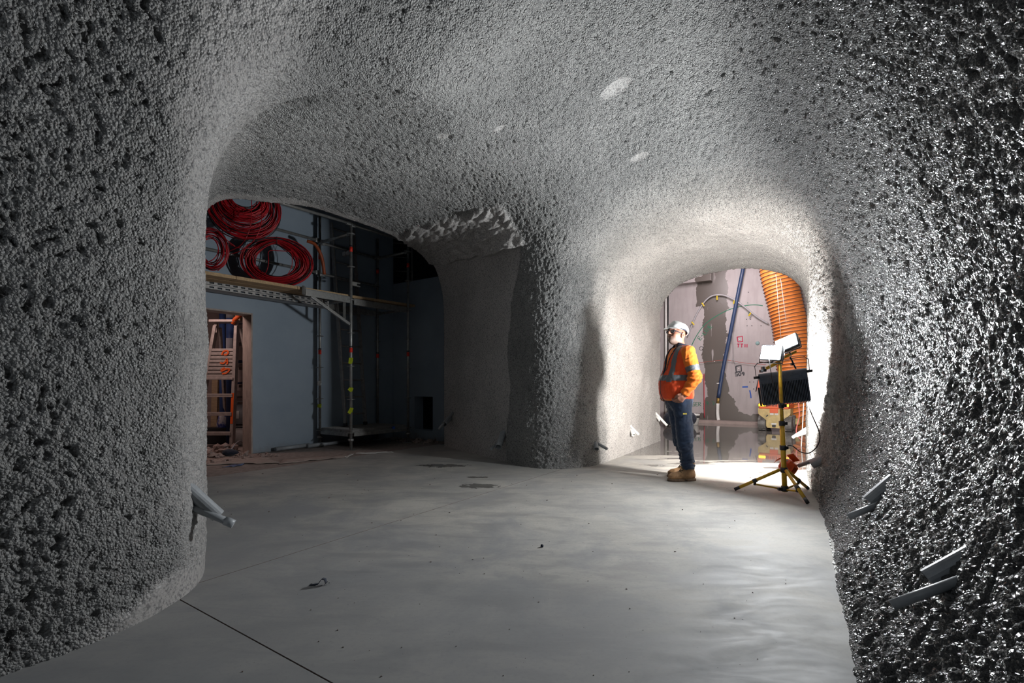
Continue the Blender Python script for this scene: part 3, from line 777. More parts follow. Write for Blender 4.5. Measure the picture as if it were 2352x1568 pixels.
def hand_sdf(p, s):
    """hand sunk into the front pocket, s=+1 left"""
    w = np.array(WR_L) * (1, s, 1)
    f = np.array((.62, -.16 * s, -.76)); f /= np.linalg.norm(f)              # towards the knuckles
    up = np.array((.72, .25 * s, .55)); up -= f * (up @ f); up /= np.linalg.norm(up)   # thumb side
    out = np.cross(f, up)*(-1 if s>0 else 1); out = out * np.sign(out[1] * s)                  # back of the hand
    L = lambda a, b, c: w + f * a + up * b + out * c
    d = rc(p, w, L(.045, 0, .002), .027, .034)
    kn = []
    for i, b in enumerate((.033, .012, -.010, -.031)):
        k = L(.088 - .004 * abs(i - 1), b, .008); kn.append(k)
        d = smin(d, rc(p, L(.02, b * .6, .002), k, .020, .0135), .018)
    for i, (k, ln) in enumerate(zip(kn, (.040, .045, .042, .033))):
        b = (.033, .012, -.010, -.031)[i]
        k1 = k + f * ln * .75 - out * ln * .65; k2 = k1 + f * ln * .25 - out * ln * .75; k3 = k2 - out * ln * .55 - f * .006
        e = np.minimum(rc(p, k, k1, .0125, .0105), np.minimum(rc(p, k1, k2, .0105, .0095), rc(p, k2, k3, .0095, .0080)))
        d = smin(d, e, .006)
    t0 = L(.022, .024, -.004); t1 = L(.055, .052, -.008); t2 = L(.082, .050, -.020); t3 = L(.100, .040, -.030)
    e = np.minimum(rc(p, t0, t1, .017, .013), np.minimum(rc(p, t1, t2, .013, .0115), rc(p, t2, t3, .0115, .009)))
    return smin(d, e, .010)
def torso_sdf(p, g=0.0):
    d = ell(p, (.020, 0, 1.30), (.135 + g, .185 + g, .24 + g))
    d = smin(d, ell(p, (.055, 0, 1.08), (.155 + g, .190 + g, .20 + g)), .10)
    d = smin(d, ell(p, (.025, 0, .92), (.135 + g, .180 + g, .13 + g)), .08)
    d = smin(d, rc(p, (-.005, .160, 1.435), (-.005, -.160, 1.435), .062 + g, .062 + g), .07)
    return d
def legs_sdf(p, g=0.0):
    d = None
    for h, k, a in ((HIP_L, KN_L, AN_L), (HIP_R, KN_R, AN_R)):
        h2 = (h[0], h[1] * .9, h[2]); e = chain(p, [h2, k, a], [.098 + g, .066 + g, .046 + g], .03); d = e if d is None else smin(d, e, .03)
    return smin(d, ell(p, (.02, 0, .90), (.125 + g, .165 + g, .10 + g)), .05)
def arms_sdf(p, g=0.0):
    d = np.full(len(p), 9.)
    for a, b, c in ((SH_L, EL_L, WR_L), (SH_R, EL_R, WR_R)):
        d = np.minimum(d, chain(p, [a, b, c], [.060 + g, .046 + g, .032 + g], .02))
    return d
def body_sdf(p):
    d = smin(torso_sdf(p, -.025), arms_sdf(p, -.012), .03)
    d = smin(d, legs_sdf(p, -.02), .03)
    d = smin(d, rc(p, (-.02, 0, 1.42), HC + np.array((-.03, 0, -.05)), .058, .053), .02)
    d = smin(d, head_sdf(p), .02)
    d = np.minimum(d, hand_sdf(p, 1)); d = np.minimum(d, hand_sdf(p, -1))
    for a, s in ((AN_L, 1), (AN_R, -1)): d = np.minimum(d, rc(p, (a[0], a[1], .07), (a[0] + .15, a[1], .045), .04, .032))
    return d
def lin(a, b, st): return np.arange(a, b + st, st)
def relax(V_, F_, it=1):
    for _ in range(it):
        acc = np.zeros_like(V_); cn = np.zeros(len(V_))
        for i in range(4):
            for j in (1, 3):
                np.add.at(acc, F_[:, i], V_[F_[:, (i + j) % 4]]); np.add.at(cn, F_[:, i], 1)
        w = cn > 0; V_[w] = V_[w] * .4 + .6 * acc[w] / cn[w][:, None]
    return V_
def sdf_part(name, f, lo, hi, st, m, parent, attrs=None, fold=None, keep=None, it=1):
    zs = st[2] if hasattr(st[2], '__len__') else lin(lo[2], hi[2], st[2])
    Vv, Q = surface_nets(f, lin(lo[0], hi[0], st[0]), lin(lo[1], hi[1], st[1]), zs, slack=1.5)
    Vv = relax(Vv, Q, it)
    if fold is not None:
        e = 1e-3; g = np.stack([f(Vv + np.eye(3)[i] * e) - f(Vv - np.eye(3)[i] * e) for i in range(3)], -1); g /= np.maximum(np.linalg.norm(g, axis=1, keepdims=True), 1e-9)
        Vv = Vv + g * fold(Vv)[:, None]
    if keep is not None: Q = Q[keep(Vv[Q].mean(1))]
    return np_mesh(name, Vv, Q, m, parent, {k: a(Vv) for k, a in (attrs or {}).items()}), Vv, Q
def skin_build(nb, p):
    co = nb.coord('Object'); f = nb.noise(co, 60, 4, .6); b = nb.attr('beard'); h = nb.attr('lip')
    c = nb.ramp(f, [(.3, (.29, .125, .08)), (.7, (.38, .175, .12))])
    c = nb.mix(nb.mth('MULTIPLY', h, .6), c, (.40, .13, .10))
    g = nb.noise(co, 260, 3, .7)
    bd = nb.ramp(g, [(.35, (.10, .075, .06)), (.65, (.33, .27, .23))])
    c = nb.mix(nb.mth('MULTIPLY', b, .7), c, bd)
    nb.L(c, p.inputs['Base Color'])
    nb.L(nb.bump(g, nb.mth('MULTIPLY_ADD', b, .5, .08), .003), p.inputs['Normal'])
    p.inputs['Subsurface Weight'].default_value = .06; p.inputs['Subsurface Radius'].default_value = (.01, .004, .002)
M['skin'] = mat('skin', rough=.5, build=skin_build)
def cloth(c, amt=.12, w=700, rough=.85):
    def b(nb, p):
        co = nb.coord('Object'); f = nb.noise(co, 9, 5, .6); g = nb.noise(co, w, 2, .6)
        nb.L(nb.ramp(f, [(.3, tuple(v * (1 - amt) for v in c)), (.7, tuple(min(1, v * (1 + amt)) for v in c))]), p.inputs['Base Color'])
        nb.L(nb.bump(g, .25, .001), p.inputs['Normal'])
        p.inputs['Sheen Weight'].default_value = .15
    return mat('cloth', c, rough, build=b)
M['vest'] = cloth((.90, .088, .016)); M['jacket'] = cloth((.90, .20, .012)); M['navy'] = cloth((.018, .035, .075), .25)
M['lining'] = cloth((.010, .016, .035), .2); M['boot'] = mat('tan_leather', (.36, .21, .10), .65, build=speckle((.37, .215, .105), .3, 30, .3))
M['sole'] = mat('boot_sole', (.14, .095, .06), .8, build=speckle((.15, .10, .065), .3, 40, .3))
M['tape'] = mat('silver_tape', (.17, .18, .195), .45, .2, build=speckle((.17, .18, .195), .08, 200))
M['helmet'] = mat('white_helmet', (.80, .80, .78), .28)
M['lens'] = mat('dark_lens', (.02, .017, .015), .08)
M['thread'] = mat('boot_lace', (.10, .065, .03), .8)
def wrinkle(V_, seed, s=(9, 9, 22), a=.006):
    return a * (np.abs(fbm(V_ * np.array(s), 3, seed)) * 2 - .4)
def build_man():
    O = empty('person', (1.955, 5.55, 0.0), math.atan2(-.098, -.995)); 
    tag(O, 'standing man in orange high-visibility vest, navy trousers and white hard hat looking up', 'person')
    inv = np.array(HR)
    def beard(V_):
        q = hd(V_); w = sstep(.0, -.03, q[:, 2] + .038 + .5 * np.maximum(0, .03 - q[:, 0])) * sstep(-.045, -.01, q[:, 0]) * sstep(-.20, -.13, q[:, 2])
        mo = np.exp(-((q[:, 2] + .034) / .007) ** 2) * (q[:, 0] > .07) * (np.abs(q[:, 1]) < .035)
        return np.clip(np.maximum(w, mo), 0, 1) * (V_[:, 2] > 1.45)
    def lip(V_):
        q = hd(V_); return np.exp(-(((q[:, 2] + .053) / .007) ** 2 + (q[:, 1] / .024) ** 2)) * (q[:, 0] > .07)
    zz = np.concatenate([np.arange(-.005, .86, .010), np.arange(.86, 1.0, .005), np.arange(1.0, 1.48, .010), np.arange(1.48, 1.83, .0034)])
    sdf_part('body', body_sdf, (-.33, -.40, 0), (.36, .40, 1.83), (.0048, .0048, zz), M['skin'], O, {'beard': beard, 'lip': lip}, it=1)
    # trousers
    def trous(p):
        d = legs_sdf(p, .012)
        for a in (AN_L, AN_R): d = smin(d, rc(p, (a[0], a[1], .17), (a[0] + .004, a[1], .26), .066, .060), .03)
        for k in (KN_L, KN_R): d = smin(d, rc(p, (k[0] + .01, k[1], .42), (k[0] + .015, k[1], .62), .074, .082), .05)
        return smax(smax(d, p[:, 2] - 1.02, .01), .145 - p[:, 2], .012)
    def tfold(V_):
        z = V_[:, 2]; q = V_.copy(); q[:, 2] += .35 * q[:, 0] + .2 * np.abs(q[:, 1])
        low = sstep(.62, .2, z)
        return wrinkle(q, 71, (7, 7, 17), .010) * (.5 + low) + low * .007 * np.sin(z * 150 + 7 * fbm(V_ * 6, 2, 75)) * sstep(.34, .18, z) + wrinkle(q, 72, (16, 16, 12), .004)
    tr, _, _ = sdf_part('trousers', trous, (-.26, -.30, .12), (.26, .30, 1.05), (.008, .008, .008), M['navy'], O, fold=tfold, it=2)
    b = MB()
    b.box((.055, .222, .765), (.045, .006, .016), Matrix.Rotation(.12, 3, 'X')); b.build('pocket_label', mat('pocket_label', (.42, .34, .05), .8), tr)
    # long sleeved jacket (sleeves and tail)
    def sleeves(p):
        d = np.full(len(p), 9.)
        for a, e, w, s in ((SH_L, EL_L, WR_L, 1), (SH_R, EL_R, WR_R, -1)):
            wv = np.array(w); ev = np.array(e)
            c = chain(p, [a, e, ev + (wv - ev) * .96], [.078, .067, .050], .035)
            ax = (wv - ev) / np.linalg.norm(wv - ev); cut = (p - (wv + ax * .012)) @ ax
            d = np.minimum(d, smax(c, cut, .006))
        t = smax(torso_sdf(p, .004), np.maximum(.905 - p[:, 2] + .0 * p[:, 0], p[:, 2] - 1.52), .01)
        return smin(d, t, .03)
    def sfold(V_):
        z = V_[:, 2]; arm = sstep(.19, .24, np.abs(V_[:, 1])); q = V_.copy(); q[:, 2] += .6 * q[:, 0]
        el = np.exp(-((z - 1.13) / .12) ** 2)
        return arm * (wrinkle(q, 81, (8, 8, 26), .013) * (.4 + el) + .005 * el * np.sin(z * 130 + 8 * fbm(V_ * 8, 2, 83)) + wrinkle(V_, 82, (22, 22, 6), .006) * sstep(1.2, 1.35, z))
    jk, JV, JQ = sdf_part('jacket', sleeves, (-.26, -.42, .88), (.30, .42, 1.56), (.008, .008, .008), M['jacket'], O, fold=sfold, it=2)
    # sleeve tape
    def band(Vv, Q, nm, f, m, par, off=.003, st=1):
        c = Vv[Q].mean(1); sel = Q[f(c)]
        if len(sel) == 0: return
        n = np.zeros_like(Vv); fn = np.cross(Vv[sel[:, 2]] - Vv[sel[:, 0]], Vv[sel[:, 3]] - Vv[sel[:, 1]])
        for i in range(4): np.add.at(n, sel[:, i], fn)
        n /= np.maximum(np.linalg.norm(n, axis=1, keepdims=True), 1e-12)
        return np_mesh(nm, Vv + n * off, sel, m, par)
    for s in (1, -1):
        def fs(c, s=s):
            a = np.array(SH_L) * (1, s, 1); e = np.array(EL_L) * (1, s, 1); t = ((c - a) @ (e - a)) / ((e - a) @ (e - a))
            return (t > .56) & (t < .76) & (c[:, 1] * s > .188) 
        band(JV, JQ, 'sleeve_tape', fs, M['tape'], jk)
    # vest over it
    def vest(p):
        g = .016; d = torso_sdf(p, g)
        d = smin(d, ell(p, (.065, 0, 1.05), (.170, .200, .20)), .06)
        d = smax(d, np.maximum(.925 - p[:, 2], p[:, 2] - 1.56), .008)
        for s in (1, -1):       # arm holes
            d = smax(d, -rc(p, (.0, .325 * s, 1.42), (-.02, .30 * s, 1.12), .125, .085), .012)
        d = smax(d, -ell(p, (.075, 0, 1.60), (.10, .085, .16)), .01)     # neck opening
        # open front above the zip
        v = np.maximum(np.abs(p[:, 1]) - np.clip((p[:, 2] - 1.20) * .22, 0, 1), .04 - p[:, 0]); d = smax(d, -v, .006)
        return d
    def vfold(V_): return wrinkle(V_, 91, (9, 9, 6), .007) + wrinkle(V_, 92, (18, 18, 9), .003)
    vt, VV, VQ = sdf_part('vest', vest, (-.22, -.30, .90), (.30, .30, 1.58), (.007, .007, .007), M['vest'], O, fold=vfold, it=2)
    outer = lambda c: torso_sdf(c, .016) > -.022
    band(VV, VQ, 'waist_tape', lambda c: (c[:, 2] > 1.135) & (c[:, 2] < 1.195) & outer(c), M['tape'], vt)
    for s in (1, -1): band(VV, VQ, 'shoulder_tape', lambda c, s=s: (np.abs(c[:, 1] * s - .125 + .02 * (c[:, 2] - 1.2)) < .026) & (c[:, 2] > 1.12) & (c[:, 2] < 1.53) & outer(c), M['tape'], vt, .0035)
    band(VV, VQ, 'zip', lambda c: (np.abs(c[:, 1]) < .007) & (c[:, 0] > .05) & (c[:, 2] < 1.22), M['lining'], vt, .003)
    band(VV, VQ, 'front_edging', lambda c: (np.abs(np.abs(c[:, 1]) - np.clip((c[:, 2] - 1.20) * .22, 0, 1) - .010) < .016) & (c[:, 0] > .03) & (c[:, 2] > 1.2) & (c[:, 2] < 1.54), M['lining'], vt, .003)
    # pocket flap on the vest front
    band(VV, VQ, 'pocket_flap', lambda c: (c[:, 1] > .05) & (c[:, 1] < .16) & (c[:, 2] > 1.03) & (c[:, 2] < 1.09) & (c[:, 0] > .10), M['vest'], vt, .006)
    # collar, folded and standing open
    def collar(p):
        q = p - np.array((-.012, 0, 1.515)); q = q @ np.array(Matrix.Rotation(-.30, 3, 'Y'))
        rr = np.sqrt((q[:, 0] / 1.12) ** 2 + q[:, 1] ** 2); d = np.abs(rr - (.083 + .35 * np.clip(-q[:, 2] + .015, 0, .04))) - .007
        d = smax(d, np.abs(q[:, 2]) - .036, .005); return smax(d, q[:, 0] - .085 + .9 * np.maximum(0, .055 - np.abs(q[:, 1])), .005)
    sdf_part('collar', collar, (-.18, -.18, 1.42), (.18, .18, 1.60), (.005, .005, .005), M['lining'], O, it=1)
    # shirt at the throat
    def throat(p): return smax(smax(rc(p, (-.01, 0, 1.38), (.0, 0, 1.515), .105, .076), p[:, 2] - 1.515 - .25 * np.abs(p[:, 1]) + .3 * np.maximum(p[:, 0], 0), .006), 1.33 - p[:, 2], .01)
    sdf_part('shirt', throat, (-.14, -.15, 1.32), (.16, .15, 1.57), (.006, .006, .006), M['jacket'], O, it=1)
    # helmet
    def helm(p):
        q = hd(p); q = q @ np.array(Matrix.Rotation(.10, 3, 'Y'))
        z0 = .066
        sh = np.abs(ell(q, (-.014, 0, z0), (.130, .110, .092))) - .0035
        sh = smax(sh, z0 - .004 - q[:, 2] - .35 * np.clip(-.02 - q[:, 0], 0, .12), .004)
        br = smax(np.abs(q[:, 2] - z0 - .004 + .35 * np.maximum(0, q[:, 0] - .09) + 2.0 * q[:, 1] ** 2) - .0035, np.sqrt(((q[:, 0] - .052) / 1.18) ** 2 + (q[:, 1] / 1.0) ** 2) - .105, .004)
        br = smax(br, -ell(q, (-.014, 0, z0), (.120, .100, .3)), .004)
        rid = ell(q, (-.015, 0, z0 + .080), (.085, .018, .016))
        rid2 = ell(q, (.02, .0, z0 + .062), (.062, .05, .030))
        return smin(smin(smin(sh, br, .006), rid, .020), rid2, .020)
    hm, _, _ = sdf_part('helmet', helm, (-.16, -.17, 1.58), (.30, .17, 1.84), (.004, .004, .004), M['helmet'], O, it=1)
    def hb(p):
        q = hd(p); return smax(np.abs(ell(q, (-.012, 0, .05), (.118, .098, .100))) - .004, np.abs(q[:, 2] - .068) - .016, .003)
    sdf_part('headband', hb, (-.16, -.17, 1.58), (.30, .17, 1.84), (.005, .005, .005), M['lining'], hm, it=1)
    # safety glasses
    T = Matrix(np.array(HR).tolist()).to_4x4(); T.translation = Vector(HC)
    H = lambda x, y, z: T @ Vector((x, y, z))
    gl = MB()
    for s in (1, -1):
        gl.tube([H(.104, .008 * s, .020), H(.102, .050 * s, .020), H(.085, .072 * s, .018), H(-.010, .088 * s, .012)], .0042, 8)
        gl.tube([H(.104, .010 * s, .022), H(.105, .052 * s, .022), H(.100, .060 * s, .010), H(.103, .050 * s, -.008), H(.106, .018 * s, -.008), H(.106, .008 * s, .008)], .003, 8, closed=True)
    gl.tube([H(.106, -.010, .018), H(.109, 0, .020), H(.106, .010, .018)], .004, 8)
    g = gl.build('safety_glasses', M['lining'], O)
    for s in (1, -1):
        lb = MB(); pts = [H(.104, .009 * s, .021), H(.104, .053 * s, .021), H(.099, .060 * s, .009), H(.102, .050 * s, -.008), H(.105, .018 * s, -.008)]
        bk = [q - (H(.004, 0, 0) - H(0, 0, 0)) for q in pts]; n = 5; o5 = pts + bk
        lb.add(o5, [tuple(range(5)), tuple(range(9, 4, -1))] + [(i, (i + 1) % 5, 5 + (i + 1) % 5, 5 + i) for i in range(5)]); lb.build('lens', M['lens'], g)
    # boots
    for (a, nm) in ((AN_L, 1), (AN_R, -1)):
        ax, ay = a[0], a[1]
        def boot(p, ax=ax, ay=ay):
            d = rc(p, (ax - .01, ay, .10), (ax - .012, ay, .20), .055, .058)
            d = smin(d, rc(p, (ax - .035, ay, .062), (ax + .03, ay, .07), .046, .05), .03)
            d = smin(d, rc(p, (ax + .03, ay, .08), (ax + .15, ay, .055), .055, .040), .04)
            d = smin(d, ell(p, (ax + .175, ay, .048), (.062, .050, .042)), .03)
            return smax(smax(d, p[:, 2] - .205 + .1 * (p[:, 0] - ax), .008), .022 - p[:, 2], .004)
        bt, _, _ = sdf_part('boot', boot, (ax - .12, ay - .09, .0), (ax + .27, ay + .09, .24), (.006, .006, .006), M['boot'], O, fold=lambda V_: wrinkle(V_, 95, (24, 24, 30), .003), it=1)
        def sole(p, ax=ax, ay=ay):
            d = ell(p, (ax + .15, ay, .02), (.098, .056, .5)); d = smin(d, ell(p, (ax - .02, ay, .02), (.070, .046, .5)), .05); d = smin(d, rc(p * (1, 1, 0), (ax, ay, 0), (ax + .14, ay, 0), .040, .042), .02)
            d = smax(d, np.maximum(p[:, 2] - .030, -p[:, 2] + .001), .003)
            return smax(d, -smax(np.abs(p[:, 0] - ax - .045) - .014, p[:, 2] - .012, .003), .002)
        sdf_part('sole', sole, (ax - .12, ay - .09, -.006), (ax + .27, ay + .09, .04), (.006, .006, .004), M['sole'], bt, it=1)
        lc = MB()
        for i in range(6):
            t = i / 5; x = ax + .110 - .075 * t; z = .098 + .085 * t
            lc.tube([(x, ay - .032, z - .012), (x + .012, ay, z + .004), (x, ay + .034, z - .012)], .0035, 6)
            lc.tube([(x, ay - .032, z - .012), (x + .004, ay, z + .010), (x - .014, ay + .034, z + .004)], .0035, 6)
        lc.build('laces', M['thread'], bt)
build_man()
# ------------------------------------------------------------------ things in the cross cavern
M['pvc'] = mat('white_pvc', (.72, .72, .70), .4, build=speckle((.70, .70, .68), .12, 14))
M['greypvc'] = mat('grey_pvc', (.30, .32, .34), .42, build=speckle((.30, .32, .34), .14, 20))
M['bluehose'] = mat('navy_hose', (.030, .055, .13), .4)
M['greyhose'] = mat('grey_conduit', (.38, .37, .39), .5)
M['green'] = mat('green_marker_paint', (.015, .16, .085), .7); M['red'] = mat('red_marker_paint', (.42, .02, .07), .7)
M['blackpaint'] = mat('black_marker_paint', (.03, .032, .04), .7); M['bluepaint'] = mat('blue_marker_paint', (.03, .10, .42), .7)
M['white'] = mat('white_plastic', (.75, .74, .72), .4, build=speckle((.74, .73, .71), .12, 12))
M['duct'] = mat('orange_duct_fabric', (.80, .24, .045), .5, build=speckle((.80, .235, .045), .12, 10, .15))
M['ductrib'] = mat('duct_spiral_wire', (.10, .05, .035), .5)
M['mach'] = mat('worn_yellow_paint', (.62, .47, .20), .5, build=speckle((.60, .46, .20), .28, 7, .1))
M['machor'] = mat('orange_hood', (.85, .13, .03), .4); M['drum'] = mat('muddy_steel', (.20, .19, .19), .6, .3, build=speckle((.20, .19, .185), .35, 14, .3))
M['amber'] = mat('amber_lamp', (1, .6, .05), .3, emit=(1, .55, .02), estr=3.0)
M['timber'] = mat('pale_timber', (.36, .27, .17), .75, build=speckle((.36, .265, .165), .25, 6, .2, stretch=(1, 8, 8)))
FAR = bpy.data.objects['wall_far']
TF = farT()
def onfar(u, v, off=0.0): return TF @ Vector((u, v, off))
def FP(px, py, off=0.02):
    u, v = far_uv(px, py); return onfar(u, v, off)
def stroke(name, pts, w, m, off=.004):
    """painted line on the far wall, pts in wall coordinates"""
    b = MB(); n = len(pts); pv = [Vector((p[0], p[1], 0)) for p in pts]; L_, R__ = [], []
    for i in range(n):
        t = (pv[min(i + 1, n - 1)] - pv[max(i - 1, 0)]).normalized(); q = Vector((-t.y, t.x, 0)) * w / 2
        L_.append(pv[i] + q); R__.append(pv[i] - q)
    for z in (off, 0.0):
        for i in range(n - 1): pass
    vs_ = [v + Vector((0, 0, off)) for v in L_] + [v + Vector((0, 0, off)) for v in R__] 
    fs = [(i, n + i, n + i + 1, i + 1) for i in range(n - 1)]
    b.add(vs_, fs); return b
GL = {'E': [[(1, 1), (0, 1), (0, 0), (1, 0)], [(0, .5), (.8, .5)]], 'L': [[(0, 1), (0, 0), (.9, 0)]], 'I': [[(.12, 1), (.12, 0)]], '-': [[(.1, .5), (.8, .5)]],
      'N': [[(0, 0), (0, 1), (1, 0), (1, 1)]], 'T': [[(0, 1), (1, 1)], [(.5, 1), (.5, 0)]], '1': [[(.4, 1), (.45, 0)]], 'S': [[(1, 1), (0, 1), (0, .55), (1, .5), (1, 0), (0, 0)]],
      '0': [[(.1, .2), (.1, .8), (.5, 1), (.9, .8), (.9, .2), (.5, 0), (.1, .2)]], '9': [[(.9, .6), (.5, .45), (.1, .65), (.2, .95), (.7, 1), (.9, .75), (.85, .4), (.7, 0)]],
      'R': [[(0, 0), (0, 1), (.8, .95), (.85, .65), (.1, .5), (1, 0)]], '7': [[(0, 1), (1, 1), (.4, 0)]], '4': [[(.75, 0), (.75, 1), (0, .35), (1, .35)]],
      '2': [[(0, .8), (.4, 1), (.9, .8), (.8, .5), (0, 0), (1, 0)]], '3': [[(0, 1), (.8, 1), (.4, .55), (.9, .4), (.8, .05), (0, 0)]], 'M': [[(0, 0), (.05, 1), (.5, .3), (.95, 1), (1, 0)]], ' ': []}
def write(parent, text, u, v, h, m, ang=0.0, w=.022, gap=.35, asp=.62, name='painted_letter', off=.004):
    c, s = math.cos(ang), math.sin(ang); x = 0
    for ch in text:
        if GL[ch]:
            b = MB()
            for st in GL[ch]:
                pts = [((x + a * h * asp), bb * h) for a, bb in st]
                q = stroke('', [(u + a * c - bb * s, v + a * s + bb * c) for a, bb in pts], w, m, off); b.add(q.v, q.f)
            b.build(name, m, parent)
        x += h * (asp + gap * asp) * (.58 if ch in 'I1' else 1)
def far_build():
    F = FAR
    # green setting-out curve and lettering
    pts = [far_uv(*p) for p in ((1588, 795), (1596, 778), (1607, 760), (1619, 745), (1634, 733), (1652, 722), (1672, 712), (1695, 705), (1718, 701), (1736, 700), (1752, 702))]
    sm_ = [(p.x, p.y) for p in smooth_curve([Vector((a, b, 0)) for a, b in pts], 5)]
    stroke('', sm_, .022, None).build('painted_line', M['green'], F)
    write(F, 'E-LINE', *far_uv(1609, 781), .115, M['green'], .86, .02)
    write(F, 'SER', *far_uv(1590, 932), .11, M['green'], .02, .016); write(F, '9 74', *far_uv(1622, 930), .10, M['green'], .02, .014)
    write(F, '9', *far_uv(1716, 726), .12, M['green'], -.3, .014)
    stroke('', [far_uv(1717, 694), far_uv(1718, 697)], .014, None).build('painted_line', M['green'], F)
    # red target square, its number; black target square, its number
    for (pts, m, w) in (([(1693, 774), (1705, 772), (1706, 784), (1695, 785), (1693, 774)], M['red'], .032), ([(1690, 841), (1702, 839), (1703, 852), (1691, 854), (1690, 841)], M['blackpaint'], .036)):
        stroke('', [far_uv(*p) for p in pts], w, None).build('painted_square', m, F)
    write(F, 'TT11', *far_uv(1692.5, 797.5), .098, M['red'], -.04, .026, .28, .72); write(F, 'S09', *far_uv(1689, 863), .10, M['blackpaint'], .03, .026, .3, .66)
    for pp in ((1699, 780), (1641, 830), (1697, 847)):
        b = MB(); u, v = far_uv(*pp); b.lathe([(.016, .0), (.016, .01), (.0, .012)], (u, v, .001), 12); b.build('survey_target', M['white'], F)
    stroke('', [far_uv(1705, 888.5), far_uv(1718, 888)], .04, None).build('painted_dash', M['bluepaint'], F)
    stroke('', [far_uv(1722, 896), far_uv(1724, 905), far_uv(1725, 914)], .035, None).build('painted_dash', M['bluepaint'], F)
    stroke('', [far_uv(1737, 891), far_uv(1741, 887)], .035, None).build('painted_dash', M['bluepaint'], F)
    stroke('', [(far_uv(1611, 800)[0] + .055 * math.cos(a), far_uv(1611, 800)[1] + .055 * math.sin(a)) for a in np.linspace(0, 5.8, 14)], .014, None).build('painted_ring', M['blackpaint'], F)
    for pp in ((1716, 748), (1727, 748), (1748, 748), (1722, 877), (1731, 877), (1731, 893), (1715, 733), (1724, 733), (1719, 671)):
        b = MB(); u, v = far_uv(*pp); b.lathe([(.013, .0), (.011, .004), (.0, .004)], (u, v, .001), 8); b.build('drill_hole', M['blackpaint'], F)
    b = MB(); u, v = far_uv(1740, 788); b.lathe([(.055, .0), (.05, .012), (.0, .014)], (u, v, .001), 20); b.build('plug_disc', mat('green_plug', (.22, .34, .34), .6), F)
    # formwork joint and bulkhead
    b = MB(); u0, v0 = far_uv(1500, 650); u1, v1 = far_uv(1637, 648); b.box(((u0 + u1) / 2, v1 + .5, .15), (u1 - u0, 1.0, .3), bev=.01); b.build('bulkhead', M['cav'], F)
    # low kerb along the foot of the wall
    k = MB(); a = on(-4, SW - .55); c = on(1.2, SW - .35)
    k.prism([(p.x, p.y) for p in (on(-4.2, SW - .50), on(.55, SW - .62), on(.55, SW - .28), on(-4.2, SW - .16))], -.01, .07)
    tag(k.build('trim_1', M['roomwall']), kind='structure')
    # hoses and pipes
    hp = [FP(1592, 770, .06), FP(1605, 745, .06), FP(1614, 700, .07)]
    hose = smooth_curve([FP(1580, 772, .05), FP(1598, 728, .06), FP(1616, 698, .08), FP(1632, 683, .10), FP(1647, 678.5, .10), FP(1666, 680, .10), FP(1690, 691, .10), FP(1715, 709, .10), FP(1740, 729, .08), FP(1765, 744, .05)], 6)
    H = empty('conduit_hose', hose[0]); tag(H, 'thin grey conduit hose arching over the far stained wall, tied with yellow tape', 'hose')
    b = MB(); b.tube([p - hose[0] for p in hose], .022, 8); b.build('hose', M['greyhose'], H)
    for pp, a in (((1593, 741), -.7), ((1616, 698), -.6), ((1648, 683), 0), ((1687, 692), .2), ((1723, 720), .6)):
        b = MB(); c = FP(*pp, .11) - hose[0]; b.box(c - Vector((0, 0, .03)), (.035, .02, .12), Matrix.Rotation(a, 3, 'Y')); b.build('yellow_tape', mat('yellow_tape', (.62, .46, .03), .6), H)
    p0, p1, p2 = FP(1709, 612, .10), FP(1678, 770, .12), FP(1652, 913, .16)
    H = empty('delivery_hose', p2); tag(H, 'dark blue hose running slanted down the stained far wall to a white foot pipe', 'hose')
    b = MB(); b.tube([q - p2 for q in smooth_curve([p0, FP(1697, 672, .1), p1, FP(1662, 850, .14), p2], 6)], .052, 12); b.build('hose', M['bluehose'], H)
    b = MB(); b.tube([p2 - p2 + Vector((0, 0, .02)), FP(1650.5, 927, .16) - p2], .040, 10); b.build('brass_fitting', mat('brass', (.45, .30, .10), .35, .7), H)
    b = MB(); b.tube([q - p2 for q in smooth_curve([FP(1650.5, 926, .16), FP(1650, 945, .17), FP(1651, 957, .19), FP(1653, 964.5, .22)], 5)], .048, 12); b.build('foot_pipe', M['pvc'], H)
    b = MB(); c = FP(1653, 880, .17) - p2; b.box(c, (.13, .03, .025), bev=.005); b.build('tie', M['white'], H)
    for (nm, pts, r, m, lab) in (('hanging_wire', [FP(1687, 752, .12), FP(1683, 757, .12), FP(1684, 790, .1), FP(1684.5, 822, .08), FP(1681, 829, .08), FP(1686, 825, .08), FP(1688, 835, .06)], .008, M['greyhose'], 'thin grey wire hanging from the dark blue hose on the far wall'),
                                 ('string_line', [FP(1600, 834, .05), FP(1640, 829, .06), FP(1670, 827, .06), FP(1700, 832, .05), FP(1735, 836, .05), FP(1760, 837, .05)], .006, mat('red_string', (.40, .10, .08), .7), 'thin red string line stretched across the far wall'),
                                 ('marker_rod', [FP(1617.5, 858, .05), FP(1618, 900, .06), FP(1619, 959, .08)], .015, mat('red_rod', (.50, .06, .08), .5), 'thin red upright rod standing against the dark stain of the far wall')):
        b = MB(); b.tube(smooth_curve(pts, 5), r, 6); tag(b.build(nm, m), lab, nm.split('_')[1])
    # pipes at the far left
    for (px, r, m, nm, lab) in ((1530.5, .032, M['pvc'], 'riser_pipe', 'white riser pipe on the far wall beside the helmet'), (1535.5, .02, M['blackp'], 'riser_pipe', 'thin dark riser pipe next to the white one on the far wall')):
        a = FP(px, 640, .06); b = MB(); b.tube([Vector((a.x, a.y, 0.0)), Vector((a.x, a.y, 4.6))], r, 10); tag(b.build(nm, m), lab, 'pipe')
    # bucket
    B = empty('bucket', G(1592.5, 975)); tag(B, 'white plastic bucket with dark band standing behind the man', 'bucket'); B.location.z = 0
    s_ = B.location.y / FPX
